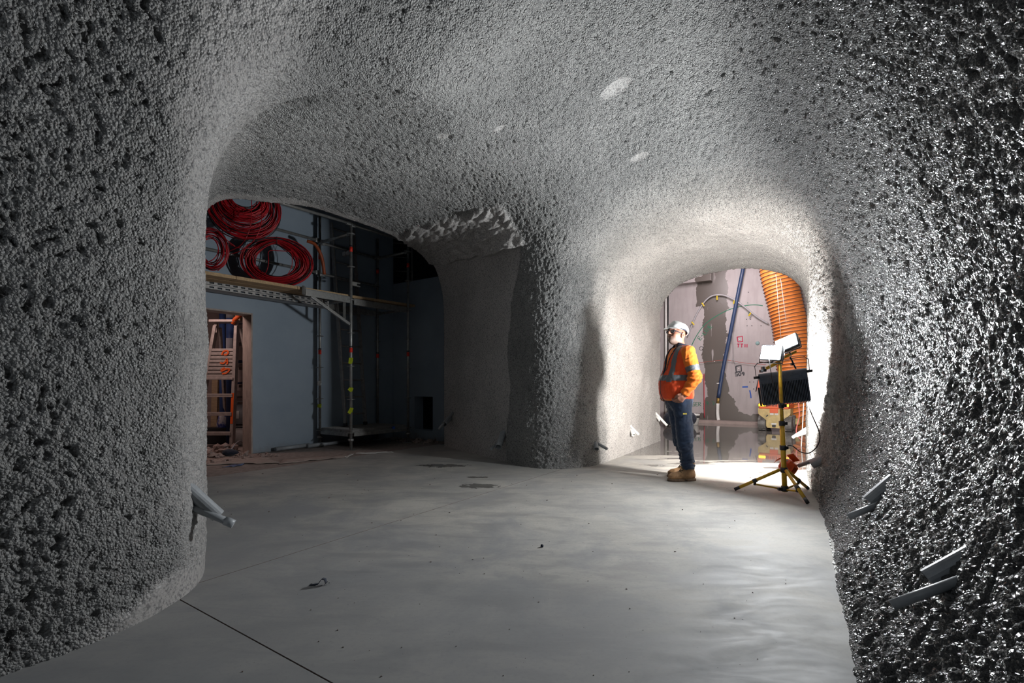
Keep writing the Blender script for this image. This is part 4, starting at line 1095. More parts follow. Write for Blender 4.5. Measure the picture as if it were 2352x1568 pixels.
    b = MB(); b.lathe([(.0, .0), (10.5 * s_, .0), (13.5 * s_, 20 * s_), (13.8 * s_, 21 * s_), (14.2 * s_, 21 * s_), (14.2 * s_, 25 * s_), (13.2 * s_, 25 * s_), (12.4 * s_, 20 * s_), (0, 1.2 * s_)], (0, 0, .001), 24); b.build('tub', M['white'], B)
    b = MB(); b.lathe([(14.0 * s_, 16.5 * s_), (14.1 * s_, 16.5 * s_), (14.2 * s_, 20.5 * s_), (13.9 * s_, 20.5 * s_)], (0, 0, 0), 24); b.build('band', M['blackp'], B)
    # orange cloth hanging behind the lamp panel, dark bag on floor by the far left
    c = FP(1746, 883, .10); K = empty('warning_flag', c); tag(K, 'small orange warning flag hanging on the far wall beside the black panel', 'flag')
    T = TF.to_3x3().to_4x4()
    b = MB(); b.prism([(-.03, .14), (.03, .15), (.075, -.14), (-.075, -.15)], -.008, .008, T); b.build('cloth', M['orange'], K)
    b = MB(); b.box(T @ Vector((.0, -.125, .012)), (.13, .01, .03), T.to_3x3()); b.build('white_stripe', M['white'], K)
    b = MB(); b.tube([T @ Vector((-.035, .18, .0)), T @ Vector((-.10, -.2, .0))], .012, 8); b.build('stick', M['blackp'], K)
    g = on(-2.75, 13.3); S = empty('dark_sack', g); tag(S, 'dark sack lying on the wet floor left of the man beyond the portal', 'sack')
    bm = bmesh.new(); bmesh.ops.create_icosphere(bm, subdivisions=3, radius=.34)
    for v in bm.verts:
        n_ = .12 * math.sin(v.co.x * 13 + 1) * math.cos(v.co.y * 11); v.co = Vector((v.co.x * 1.3 + n_ * .3, v.co.y + n_ * .2, max(-.2, v.co.z * (.75 + n_)) + .2))
    me = bpy.data.meshes.new('bag'); bm.to_mesh(me); bm.free(); link_mesh('bag', me, M['lining'], S)
    b = MB(); b.tube([(.05, .0, .43), (.06, .0, .46), (.08, .02, .50)], [.05, .035, .06], 8); b.build('neck', M['lining'], S)
far_build()

def build_duct():
    ctl = [(1779, 560, 12.6), (1786, 625, 12.6), (1801, 690, 12.55), (1814, 750, 12.5), (1822, 815, 12.45), (1827, 870, 12.4), (1831, 915, 12.4), (1842, 950, 12.35), (1866, 972, 12.3), (1900, 978, 12.2)]
    pts = smooth_curve([P(*c) for c in ctl], 7)
    # even spacing
    L_ = [0]
    for a, b in zip(pts, pts[1:]): L_.append(L_[-1] + (b - a).length)
    def at(s):
        i = max(0, min(len(L_) - 2, int(np.searchsorted(L_, s)) - 1)); t = (s - L_[i]) / max(L_[i + 1] - L_[i], 1e-6); return pts[i].lerp(pts[i + 1], t)
    D = empty('ventilation_duct', P(1831, 975, 12.4)); D.location.z = 0; o = D.location.copy(); tag(D, 'large orange ribbed ventilation duct hanging down behind the work light', 'duct')
    R0 = .415; sp = .092; n = int(L_[-1] / sp); path, rad = [], []
    for i in range(n * 4 + 1):
        s = i * sp / 4
        if s > L_[-1]: break
        path.append(at(s) - o); rad.append(R0 - .022 * (.5 - .5 * math.cos(2 * math.pi * (i % 4) / 4)))
    b = MB(); b.tube(path, rad, 28, cap=False); b.build('sleeve', M['duct'], D)
    for i in range(1, n):
        c = at(i * sp); t = (at(i * sp + .02) - at(i * sp - .02)).normalized(); a = Vector((0, 1, 0)); a = (a - t * a.dot(t)).normalized(); e = t.cross(a)
        b = MB(); b.tube([c - o + (a * math.cos(q) + e * math.sin(q)) * (R0 + .002) for q in np.linspace(0, 2 * math.pi, 24, endpoint=False)], .010, 5, closed=True); b.build('rib', M['ductrib'], D)
    for (x0, y0, x1, y1) in ((1782, 630, 1796, 800), (1793, 640, 1806, 740)):
        b = MB(); b.tube([P(x0, y0, 12.14) - o, P((x0 + x1) / 2, (y0 + y1) / 2, 12.08) - o, P(x1, y1, 12.03) - o], .006, 5); b.build('hang_cord', M['white'], D)
build_duct()

def build_roller():
    base = G(1778, 990); X = Vector((.80, -.60, 0)).normalized(); Y = Vector((.60, .80, 0)); 
    T = empty('trench_roller', (base.x, base.y, 0)); tag(T, 'small yellow trench roller with orange hood and two lit amber lamps', 'roller')
    T.rotation_euler.z = math.atan2(X.y, X.x)
    s = base.y / FPX * 1.0            # metres per px
    w = 33 * s                          # half width
    def bx(nm, c, size, m, par=T, bev=.015, rot=None):
        b = MB(); b.box(c, size, rot, bev); return b.build(nm, m, par)
    # drums front and rear
    for yy in (.18, .78):
        for sx in (-1, 1):
            b = MB(); b.lathe([(0, -.085), (.10, -.085), (.12, -.06), (.135, -.085), (.165, -.085), (.172, -.07), (.172, .07), (.165, .085), (.13, .085), (0, .085)], (sx * (w - .07), yy, .172), 24, Matrix.Rotation(math.pi / 2, 3, 'Y')); d = b.build('drum', M['drum'], T)
            b = MB()
            for k in range(12):
                a = k * math.pi / 6
                for q in (-.042, .042): b.box((sx * (w - .07) + q, yy + .172 * math.cos(a), .172 + .172 * math.sin(a)), (.07, .03, .024), Matrix.Rotation(a, 3, 'X'))
            o = b.build('pads', M['drum'], d); o['kind'] = 'stuff'
    # front plate, waisted
    b = MB(); z1, z2, z3 = .09, .30, .52
    Tm = Matrix(((1, 0, 0, 0), (0, 0, 1, 0), (0, 1, 0, 0), (0, 0, 0, 1)))
    b.prism([(-.145, .075), (.145, .075), (.165, .12), (.165, .26), (w * .98, .40), (w, .44), (w, .535), (-w, .535), (-w, .44), (-w * .98, .40), (-.165, .26), (-.165, .12)], -.02, .10, Tm); fr = b.build('front_frame', M['mach'], T)
    bx('hitch', (0, -.03, .125), (.075, .03, .06), M['blackp']); bx('badge', (.0, -.026, .175), (.11, .012, .04), M['white'])
    for sx, m in ((-1, M['blackp']), (1, M['red'])):
        bx('reflector', (sx * .145, -.026, .36), (.055, .012, .028), m, rot=Matrix.Rotation(sx * .7, 3, 'Y'), bev=.004)
    for k in range(2): bx('label_strip', (-.045 + k * .10, -.024, .405), (.075, .006, .045), M['white'], bev=.002)
    bx('body', (0, .50, .44), (w * 1.7, .85, .22), M['mach'], bev=.03)
    bx('engine_hood', (0, .40, .585), (w * 1.86, .95, .115), M['machor'], bev=.03)
    bx('hood_tongue', (0.0, -.035, .50), (.17, .03, .14), M['machor'], bev=.006)
    bx('hood_front', (0, -.055, .60), (w * 1.80, .05, .13), M['machor'], bev=.012)
    for sx in (-1, 1):
        h = bx('lamp_housing', (sx * (w - .10), -.08, .615), (.17, .03, .075), M['blackp'], bev=.006)
        bx('amber_lens', (sx * (w - .10), -.095, .615), (.15, .02, .06), M['amber'], h, bev=.006)
    pl = empty('number_plate'); pl.parent = T
    pl.matrix_local = Matrix.Translation((-.155, -.0815, .592)) @ Matrix.Rotation(math.pi / 2, 4, 'X')
    b = MB(); b.box((.155, .03, -.002), (.32, .085, .002)); b.build('plate', M['machor'], pl)
    write(pl, 'SM1231', 0, 0, .058, M['blackpaint'], 0, .012, .35, .68, 'plate_letter', .002)
    bx('exhaust', (w * .5, .70, .69), (.08, .16, .07), M['blackp'])
    bx('gearbox', (w + .06, .80, .20), (.10, .18, .16), M['mach'], bev=.03)
build_roller()
# ------------------------------------------------------------------ scaffold by the blue wall
def steel_build(nb, p):
    co = nb.coord('Object'); f = nb.noise(co, 16, 5, .7); g = nb.noise(co, 3, 3, .6)
    c = nb.ramp(f, [(.3, (.22, .22, .21)), (.7, (.40, .40, .39))]); c = nb.mix(nb.ramp(g, [(.5, 0.0), (.75, .6)]), c, (.36, .33, .29))
    nb.L(c, p.inputs['Base Color']); nb.L(nb.ramp(f, [(.3, .5), (.7, .32)]), p.inputs['Roughness'])
M['steel'] = mat('galvanised_steel', rough=.4, metal=.55, build=steel_build)
M['redtape'] = mat('red_band', (.75, .035, .015), .55); M['yeltag'] = mat('yellow_green_tag', (.50, .60, .02), .6)
M['alu'] = mat('worn_aluminium', (.30, .29, .28), .45, .35, build=speckle((.30, .29, .28), .25, 18, rough=(.35, .6)))
M['board'] = mat('scaffold_board', (.42, .29, .16), .8, build=speckle((.42, .285, .155), .28, 5, .25, stretch=(1, 9, 9)))
M['gtimber'] = mat('green_treated_timber', (.22, .31, .19), .8, build=speckle((.22, .31, .19), .2, 6, .2, stretch=(1, 6, 6)))
M['redcable'] = mat('red_cable', (.42, .010, .018), .4)
Ev = Vector((E_[0], E_[1], 0)).normalized(); Wv = Vector((Ev.y, -Ev.x, 0))      # along the wall, out from the wall
P2 = Vector((-2.69, 8.0, 0)); P1 = P2 - Wv * .86; P3 = P2 + Ev * 1.29; P4 = P1 + Ev * 1.29; PA = P2 - Ev * 2.45; PB = P1 - Ev * 2.45
RING = [.29, .847, 1.40, 1.955, 2.51, 3.06, 3.61]
def build_scaffold():
    O = P2.copy(); S = empty('scaffold', O); tag(S, 'grey tube scaffold with red bands standing before the blue wall', 'scaffold')
    L = lambda p, z=0: Vector((p.x, p.y, z)) - O
    def pole(p, top, rings=RING, tapes=(1.67, 3.35)):
        b = MB(); b.tube([L(p, .03), L(p, top)], .0242, 14); q = b.build('standard', M['steel'], S)
        b = MB(); b.box(L(p, .004), (.15, .15, .008)); b.tube([L(p, .0), L(p, .22)], .017, 10); b.lathe([(.045, .15), (.05, .16), (.05, .18), (.045, .19)], L(p), 8); b.build('jack_base', M['steel'], q)
        for z in rings:
            if z < top: b = MB(); b.lathe([(.024, -.005), (.062, -.005), (.064, 0), (.062, .005), (.024, .005)], L(p, z), 16); b.build('rosette', M['steel'], q)
        for z in tapes:
            if z < top: b = MB(); b.lathe([(.0255, -.04), (.0262, -.04), (.0262, .04), (.0255, .04)], L(p, z), 14); b.build('red_band', M['redtape'], q); b = MB(); b.lathe([(.0255, 0), (.0265, 0), (.0265, .022), (.0255, .022)], L(p, z + .045), 14); b.build('black_band', M['blackp'], q)
        return q
    q2 = pole(P2, 3.79); q1 = pole(P1, 4.08); pole(P3, 4.0); pole(P4, 4.0); pole(PA, 3.79); pole(PB, 4.08)
    def flag(par, p, z, dx, m, h=.10):
        b = MB(); c = L(p, z); R = Matrix.Rotation(dx, 3, 'Y'); b.box(c + Vector((.0, -.03, 0)), (.055, .006, h), R); b.box(c + Vector((.028, -.034, .02)), (.03, .005, h * .6), R); b.tube([c - Vector((0, 0, .03)), c + Vector((0, 0, .03))], .027, 10); b.build('inspection_tag', m, par)
    flag(q2, P2, 1.49, .1, M['yeltag']); flag(q2, P2, 1.01, -.9, M['yeltag'], .07); flag(q2, P2, .66, .5, M['yeltag']); flag(q1, P1, .72, .1, M['yeltag'], .06); flag(q1, P1, 1.12, .0, M['white'], .08)
    def tube(nm, a, b_, r=.0242, m='steel', ends=True):
        b = MB(); b.tube([a, b_], r, 12)
        if ends:
            d = (b_ - a).normalized()
            for e, sg in ((a, 1), (b_, -1)): b.box(e + d * sg * .045, (.09, .05, .075), frame(d, Vector((0, 0, 1)).cross(d).normalized(), Vector((0, 0, 1))), .012)
        return b.build(nm, M[m], S)
    # guard rails on the wall row and the top rail on the front row
    r3 = tube('guard_rail', L(PB, 3.06), L(P1, 3.07)); tube('guard_rail', L(PB, 3.62), L(P1, 3.64)); tube('top_rail', L(PA, 3.70), L(P2, 3.785)); tube('top_rail', L(P2, 3.77), L(P3, 3.80))
    c = L(P1 - Ev * .42, 3.068); b = MB(); b.tube([c - Ev * .045, c + Ev * .045], .026, 12); b.build('red_band', M['redtape'], r3)
    for z in (2.51, 3.61): tube('transom', L(P1, z), L(P2, z)); tube('transom', L(P4, z), L(P3, z))
    tube('transom', L(P1, 3.06), L(P4, 3.06)); tube('transom', L(P1, 3.61), L(P4, 3.61)); tube('transom', L(P2, 3.30), L(P2 - Wv * .2 + Ev * .0, 3.30))
    # box ledgers under the deck
    def ledger(nm, a, b_, h=.095, w=.05, m='steel'):
        d = (b_ - a).normalized(); y = Vector((0, 0, 1)).cross(d); b = MB(); b.box((a + b_) / 2, ((b_ - a).length, w, h), frame(d, y, Vector((0, 0, 1))), .006)
        b.box((a + b_) / 2 + Vector((0, 0, h / 2 + .006)), ((b_ - a).length, w * .4, .012), frame(d, y, Vector((0, 0, 1)))); return b.build(nm, M[m], S)
    ledger('box_ledger', L(P2 + Ev * .05, 2.48), L(P3 - Ev * .05, 2.50)); ledger('box_ledger', L(P1 + Ev * .05, 2.50), L(P4 - Ev * .05, 2.50)); ledger('box_ledger', L(P2 - Ev * .84, 2.50), L(P2 - Ev * .03, 2.50), .10)
    b = MB(); a = L(P2 - Ev * .74, 2.46); e = L(P2 - Ev * .03, 2.10); d = (e - a).normalized(); y = Wv; b.box((a + e) / 2, ((e - a).length, .04, .045), frame(d, y, d.cross(y)), .004); b.build('bracket_brace', M['steel'], S)
    b = MB(); a = L(P2 - Ev * .13, 2.46); b.box(a - Vector((0, 0, .15)), (.035, .03, .30)); b.build('bracket_strut', M['steel'], S)
    b = MB(); b.box(L(P2 - Ev * .86, 2.53), (.03, .05, .13)); b.build('bracket_lug', M['steel'], S)
    # wedge clamp above the deck
    b = MB(); c = L(P2 + Ev * .07 - Wv * .02, 2.79); b.box(c, (.10, .05, .07), frame(Ev, Wv, Vector((0, 0, 1))), .008)
    for dz in (-.025, .025): b.box(c + Ev * .09 + Vector((0, 0, dz)), (.07, .035, .022), frame(Ev, Wv, Vector((0, 0, 1))), .004)
    b.build('wedge_clamp', M['steel'], S)
    # slotted steel plank on the wall row
    a = P1 - Ev * 2.4; n = 22; b = MB(); Tm = frame(Ev, Vector((0, 0, 1)), Wv).to_4x4(); Tm.translation = L(a + Wv * .34, 2.478)
    Lp = 2.34
    for row in (0, 1):
        y0 = row * .062 - .055; y1 = y0 + .055; ym = (y0 + y1) / 2; hh = .012
        b.prism([(0, y0), (Lp, y0), (Lp, ym - hh), (0, ym - hh)], -.01, .01, Tm); b.prism([(0, ym + hh), (Lp, ym + hh), (Lp, y1), (0, y1)], -.01, .01, Tm)
        for k in range(n + 1):
            x0 = k * Lp / n - .03; b.prism([(max(0, x0), ym - hh), (min(Lp, x0 + .045), ym - hh), (min(Lp, x0 + .045), ym + hh), (max(0, x0), ym + hh)], -.01, .01, Tm)
    b.prism([(0, .066), (Lp, .066), (Lp, .074), (0, .074)], -.22, .01, Tm); b.prism([(0, -.055), (Lp, -.055), (Lp, -.048), (0, -.048)], -.22, .01, Tm)
    o = b.build('slotted_plank', M['alu'], S); o['kind'] = 'stuff'
    # low steel platform
    for (a, c) in ((P1, P2), (P2, P3), (P4, P3), (P1, P4)): ledger('platform_ledger', L(a + (c - a).normalized() * .05, .255), L(c - (c - a).normalized() * .05, .255), .06)
    for k in range(3):
        w0 = .03 + k * .27; b = MB(); a = P2 - Wv * (w0 + .13) ; b.box(L(a + Ev * .645, .312), (1.25, .255, .045), frame(Ev, -Wv, Vector((0, 0, 1))), .006)
        for j in range(5): b.box(L(a + Ev * .645 - Wv * (-.10 + j * .05), .337), (1.2, .012, .006), frame(Ev, -Wv, Vector((0, 0, 1))))
        pk = b.build('platform_plank', M['alu'], S)
    b = MB(); b.box(L(P2 + Ev * .92 + Wv * .006, .305), (.05, .03, .05), frame(Ev, Wv, Vector((0, 0, 1)))); b.build('blue_tape', M['bluepaint'], S)
build_scaffold()
ZD = 2.555       # underside of the boards at P2
def zdeck(t): return ZD + (.018 * t if t < 0 else .03 * t)
def board(t0, t1, off, lab, nm='scaffold_board', m='board', w=.225, h=.045, dz=0.0):
    a = P2 + Ev * t0 - Wv * off; c = P2 + Ev * t1 - Wv * off
    p = Vector((a.x, a.y, zdeck(t0) + h / 2 + dz)); q = Vector((c.x, c.y, zdeck(t1) + h / 2 + dz)); d = (q - p).normalized(); up = Wv.cross(d) * -1
    o = empty(nm, (p + q) / 2); up = d.cross(-Wv); 
    b = MB(); b.box((0, 0, 0), ((q - p).length - .006, w - .006, h), frame(d, -Wv, d.cross(-Wv)), .004); ob = b.build(nm, M[m]); ob.location = (p + q) / 2
    bpy.data.objects.remove(o); ob.name = nm
    tag(ob, lab, 'board', 'timber boards on the scaffold deck' if nm == 'scaffold_board' else None); return ob
board(-2.3, -1.83, .15, 'short timber deck board at the left end of the scaffold, cut by the concrete edge')
board(-1.83, -.93, .15, 'front timber deck board below the round red cable coil')
board(-.93, -.80, .15, 'short timber infill piece in the deck right of the round coil')
board(-.80, .0, .15, 'front timber deck board ending at the nearest scaffold pole')
board(.0, .50, .15, 'timber deck board lying over the green timber right of the nearest pole')
board(.50, 1.52, .15, 'last timber deck board sticking out past the right-hand pole')
board(-2.3, .10, .38, 'middle row timber deck board under the coils'); board(.10, 1.45, .38, 'middle row timber deck board beside the ladder')
def block(t0, t1, off, z, w, h, lab, m, nm):
    a = P2 + Ev * (t0 + t1) / 2 - Wv * off; b = MB(); b.box((0, 0, 0), (t1 - t0, w, h), frame(Ev, -Wv, Vector((0, 0, 1))), .004); o = b.build(nm, M[m]); o.location = (a.x, a.y, z); tag(o, lab, 'timber')
block(.05, .52, .12, 2.523, .09, .062, 'green treated timber packed under the deck boards', 'gtimber', 'treated_timber')
block(.55, .72, .12, 2.547, .10, .05, 'small timber packer next to the green timber under the deck', 'board', 'timber_packer')
block(.88, 1.22, .18, 2.566, .12, .04, 'longer timber packer under the last deck board', 'board', 'timber_packer')
# ladder leaning on the blue wall
def build_ladder(name, lab, a, b_, c, d, n, r0, parent_loc, cat='ladder', m='alu', z0=None):
    T = empty(name, parent_loc); tag(T, lab, cat); o = Vector(parent_loc)
    A, B, C, D = [Vector(v) - o for v in (a, b_, c, d)]     # left foot, left top, right foot, right top
    x = (C - A).normalized()
    for p, q in ((A, B), (C, D)):
        t = (q - p).normalized(); y = t.cross(x).normalized(); bb = MB(); bb.box((p + q) / 2, (.028, .075, (q - p).length), frame(y.cross(t), y, t), .004); s = bb.build('stile', M[m], T)
        bb = MB(); bb.box(p + t * .03, (.04, .085, .06), frame(y.cross(t), y, t), .008); bb.build('rubber_foot', M['blackp'], s)
    for k in range(n):
        t = (k + .7) / n; bb = MB(); bb.tube([A.lerp(B, t), C.lerp(D, t)], r0, 10); bb.build('rung', M[m], T)
    return T
lf = P1 + Ev * .47 + Wv * .30; 
build_ladder('ladder', 'tall dirty aluminium ladder leaning on the blue wall inside the scaffold', (-2.99, 8.60, .345), (-3.31, 8.76, 4.05), (-2.75, 8.98, .345), (-3.03, 9.15, 4.05), 12, .015, (-2.87, 8.79, .345))
L3 = build_ladder('ladder', 'dim second ladder standing in the dark void behind the right-hand poles', (-2.55, 10.45, .0), (-2.62, 10.5, 4.3), (-2.17, 10.55, .0), (-2.22, 10.6, 4.3), 14, .014, (-2.36, 10.5, 0))

# red cable coils
def coil(name, lab, c, nrm, rx, rz, n, seed, extra=None, th=.085, r=.0062, spread=.10, tie=True, dep=.42, hang=0.0):
    rnd = random.Random(seed); T = empty(name, c); tag(T, lab, 'cable', 'red cable coils on the scaffold')
    y = Vector(nrm).normalized(); x = Vector((0, 0, 1)).cross(y).normalized() * -1; z = Vector((0, 0, 1)); z = (z - y * z.dot(y)).normalized(); x = z.cross(y) * -1
    b = MB(); bk = MB()
    for k in range(n):
        q = rnd.random() ** .7; f = 1 - q * dep; dy = (rnd.random() - .5) * spread; ph = rnd.random() * 6.3; e1 = (rnd.random() - .5) * .10; e2 = (rnd.random() - .5) * .06; sx, sz = (rnd.random() - .35) * .08 * q, (rnd.random() - .5) * .03 + hang * rz * (1 - f)
        pts = []
        for i in range(36):
            a = 2 * math.pi * i / 36; g = f + e1 * math.cos(a + ph) + e2 * math.cos(2 * a + ph * 1.7)
            g = min(g, 1.02); tp = 1 - .45 * max(0, math.sin(a)) ** 6 * tie
            pts.append(x * (rx * g * math.cos(a) + sx) + z * (rz * (1 + (g - 1) * tp) * math.sin(a) + sz) + y * (dy * tp + .02 * math.sin(a * 2 + ph)))
        (bk if k % 9 == 8 else b).tube(pts, r if k % 9 != 8 else r * 1.1, 5, closed=True)
    o = b.build('cable_loops', M['redcable'], T); o['kind'] = 'stuff'
    if bk.v: o = bk.build('black_loops', M['cable'], T); o['kind'] = 'stuff'
    for st in extra or ():
        b = MB(); b.tube(smooth_curve([Vector(p) - Vector(c) for p in st], 7), r * .9, 5); b.build('loose_strand', M['redcable'], T)
    if tie:
        b = MB(); b.tube([z * rz * 1.0 + y * .07 + x * .0, z * rz * 1.04, z * rz * 1.0 - y * .07, z * rz * .74 - y * .05, z * rz * .70, z * rz * .74 + y * .05], .005, 5, closed=True)
        b.tube([z * rz * .72, z * rz * .5 + x * .03, z * rz * .25 + x * .02], .0025, 4); b.tube([z * rz * .72 + x * .05, z * rz * .2 + x * .09], .0025, 4); b.build('cable_tie', M['cable'], T)
    return T
vdir = lambda p: (Vector((0, 0, p.z)) - Vector(p)).normalized()
c2 = P(637, 594, 7.35); c2.z = zdeck(-1.0) + .045 + .385
coil('cable_coil', 'large round coil of red cable standing on the deck boards', c2, Vector((.35, -1, 0)), .515, .375, 74, 3, [[P(597, 640, 7.3), P(612, 623, 7.2), P(617, 600, 7.2), P(616, 580, 7.22), P(624, 575, 7.25), P(645, 576, 7.3), P(668, 577, 7.35)], [P(668, 570, 7.3), P(671, 590, 7.3), P(670, 612, 7.3), P(660, 632, 7.3)]])
c1 = P(561, 482, 6.75)
coil('cable_coil', 'red cable coil hanging on the rails, its top hidden by the concrete roof', c1, Vector((.45, -1, .05)), .47, .44, 90, 5, [
    [P(578, 455, 6.6), P(577, 500, 6.55), P(572, 530, 6.55), P(556, 560, 6.55), P(530, 575, 6.6), P(503, 580, 6.65)], [P(601, 460, 6.6), P(601, 500, 6.55), P(596, 528, 6.5), P(583, 552, 6.5), P(560, 572, 6.55), P(535, 582, 6.6), P(510, 585, 6.65)],
    [P(500, 530, 6.6), P(530, 544, 6.55), P(560, 549, 6.5), P(595, 544, 6.5), P(620, 525, 6.6)], [P(500, 531, 6.6), P(540, 531, 6.5), P(570, 525, 6.45), P(590, 515, 6.5)], [P(500, 535, 6.62), P(520, 556, 6.6), P(545, 568, 6.6), P(575, 570, 6.7), P(590, 566, 6.8)]], tie=False, th=.1, dep=.62, hang=.75)
c3 = P(488, 585, 6.45)
coil('cable_coil', 'smaller red cable coil half hidden by the left concrete corner', c3 + Vector((0, 0, .07)), Vector((.5, -1, 0)), .20, .29, 18, 8, [[P(503, 540, 6.4), P(515, 560, 6.4), P(520, 580, 6.4), P(516, 605, 6.4), P(500, 622, 6.4)], [P(502, 532, 6.4), P(522, 552, 6.45), P(540, 566, 6.5)]], tie=False)
# orange hose bent over behind the round coil
pts = smooth_curve([P(705, 553, 7.9), P(722, 560, 7.95), P(734, 578, 8.0), P(741, 600, 8.05), P(745, 630, 8.1)], 6)
b = MB(); b.tube(pts, .028, 8); tag(b.build('orange_hose', mat('orange_hose_rubber', (.30, .06, .015), .5)), 'short bent orange hose between the round coil and the scaffold pole', 'hose')
# ------------------------------------------------------------------ store room seen through the doorway
def chunk(b, p, r, R, rnd):
    """irregular broken lump: jittered octahedron with a split waist"""
    v = [Vector((0, 0, .7)), Vector((0, 0, -.6))] + [Vector((math.cos(a) * (1 + .5 * rnd.random()), math.sin(a) * (.6 + .4 * rnd.random()), .45 * (rnd.random() - .5))) for a in np.linspace(0, 6.283, 7)[:-1]]
    v = [p + R @ (q * r * (.75 + .5 * rnd.random())) for q in v]
    b.add(v, [(0, 2 + i, 2 + (i + 1) % 6) for i in range(6)] + [(1, 2 + (i + 1) % 6, 2 + i) for i in range(6)])
def build_store():
    Y0 = 8.3; o = P(533, 1023, Y0); o.z = 0
    M['lad'] = mat('dusty_aluminium', (.46, .40, .37), .5, .3, build=speckle((.46, .40, .37), .2, 14))
    M['spray'] = mat('orange_spray_paint', (.85, .13, .02), .6)
    T = empty('platform_ladder', o); tag(T, 'dusty platform stepladder with orange spray marks standing behind the doorway', 'ladder')
    L = lambda v: Vector(v) - o
    rb, rt = Vector((o.x, Y0, 0)), P(544, 748, Y0 + .0); lb, lt = Vector((o.x - .66, Y0, 0)), P(496, 748, Y0)
    def at(p, q, z): return p.lerp(q, (z - p.z) / (q.z - p.z))
    def beam(nm, p, q, w, d, m=M['lad'], par=T):
        t = (q - p).normalized(); x = Vector((1, 0, 0)); x = (x - t * x.dot(t)).normalized() if abs(t.x) < .9 else Vector((0, 0, 1)); y = t.cross(x); b = MB(); b.box(L((p + q) / 2), (w, d, (q - p).length), frame(x, y, t), .006); return b.build(nm, m, par)
    st = beam('stile', rb, rt, .055, .09); beam('stile', lb, lt, .055, .09)
    for z in (.26, .60, .92):
        a, c = at(lb, lt, z), at(rb, rt, z); beam('tread', a, c, .035, .12)
        beam('tread_lip', a + Vector((0, -.05, -.03)), c + Vector((0, -.05, -.03)), .02, .02)
    # folded ribbed platform
    a, c = at(lb, lt, 1.24), at(rb, rt, 1.24)
    for k in range(8):
        z = 1.245 + k * .064; a, c = at(lb, lt, z), at(rb, rt, z); a, c = a + Vector((0, -.03, 0)), c + Vector((-.02, -.03, 0))
        b = MB(); b.box(L((a + c) / 2), ((c - a).length, .02, .046), bev=.006); b.build('platform_rib', M['lad'], T)
    a, c = at(lb, lt, 1.46), at(rb, rt, 1.46); b = MB(); b.box(L((a + c) / 2 + Vector((0, -.012, .0))), ((c - a).length, .012, .50)); b.build('platform_plate', M['lad'], T)
    beam('platform_edge', at(lb, lt, 1.20) + Vector((0, -.05, 0)), at(rb, rt, 1.20) + Vector((0, -.05, 0)), .04, .03)
    def spray(pts, w):
        q = smooth_curve([L(P(x, y, Y0 - .052)) for x, y in pts], 5); b = MB()
        n = len(q); A, B = [], []
        for i in range(n):
            t = (q[min(i + 1, n - 1)] - q[max(i - 1, 0)]).normalized(); s = Vector((-t.z, 0, t.x)) * w / 2; A.append(q[i] + s); B.append(q[i] - s)
        b.add(A + B + [v + Vector((0, .004, 0)) for v in A + B], [(i, i + 1, n + i + 1, n + i) for i in range(n - 1)]); b.build('spray_mark', M['spray'], T)
    spray([(509, 815), (513, 807), (521, 805), (524, 809), (520, 814), (514, 814)], .026)
    spray([(505, 833), (513, 834), (518, 829), (521, 824), (522, 834), (519, 835)], .026); spray([(516, 844), (509, 848), (509, 852), (520, 847), (527, 848), (520, 856), (510, 858)], .026)
    b = MB(); p, q = at(rb, rt, .95), at(rb, rt, .42); t = (p - q).normalized(); b.box(L((p + q) / 2) + Vector((0, -.047, 0)), (.045, .004, (p - q).length), frame(Vector((1, 0, 0)), t.cross(Vector((1, 0, 0))), t)); b.build('spray_mark', M['spray'], st)
    # top cap, grab rail, rear legs
    b = MB(); b.box(L(P(518, 738, Y0)), (.46, .22, .05), bev=.015); b.build('top_cap', M['lad'], T)
    for p in (rt, lt): beam('rail_post', p - Vector((0, 0, .12)), p + Vector((0, .0, .06)), .05, .05)
    for p, q in ((rb, rt), (lb, lt)): beam('rear_leg', p + Vector((.0, .95, 0)), q + Vector((0, .12, -.02)), .04, .05)
    # pipes and clutter behind it
    def tb(nm, p, q, r, m, lab, cat='pipe', group=None):
        b = MB(); b.tube([p, q], r, 10); tag(b.build(nm, m), lab, cat, group)
    M['bluep'] = mat('blue_pipe', (.035, .075, .22), .5)
    a = P(511, 790, 9.0); tb('blue_pipe', Vector((a.x, a.y, 0)), Vector((a.x, a.y, 2.8)), .055, M['bluep'], 'slimmer blue upright pipe behind the stepladder')
    a = P(530, 790, 8.85); Bp = empty('blue_pipe', (a.x, a.y, 0)); tag(Bp, 'thicker blue upright pipe with a taped clear label behind the stepladder', 'pipe')
    b = MB(); b.tube([(0, 0, 0), (0, 0, 2.8)], .075, 14); b.build('tube', M['bluep'], Bp); b = MB(); b.box((.02, -.078, 1.80), (.12, .012, .30), bev=.005); b.build('clear_label', mat('label_film', (.38, .38, .42), .2), Bp); b = MB(); b.tube([(0, 0, 2.32), (0, 0, 2.52)], .078, 14); b.build('grey_wrap', M['greypvc'], Bp)
    rows = [(791, .035, M['alu'], 'upper grey rack tube right of the stepladder'), (831, .030, M['bluep'], 'upper blue rack tube right of the stepladder'), (840, .030, M['lad'], 'pale rack tube just under the blue one'), (742, .03, M['bluep'], 'topmost blue rack tube under the door head'), (880, .02, M['bluep'], 'dark rack tube low on the right of the doorway'), (912, .02, M['alu'], 'lowest rack tube right of the stepladder')]
    for py, r, m, lab in rows: tb('rack_tube', P(543, py, 9.2), P(585, py - 3, 9.2), r, m, lab, 'tube')
    p = P(553, 868, 9.3); b = MB(); b.box((0, 0, 0), (.34, .05, .5), Matrix.Rotation(.1, 3, 'Y'), .01); ob = b.build('ply_offcut', M['roomwall']); ob.location = p; tag(ob, 'pale board offcut leaning behind the rack tubes', 'board')
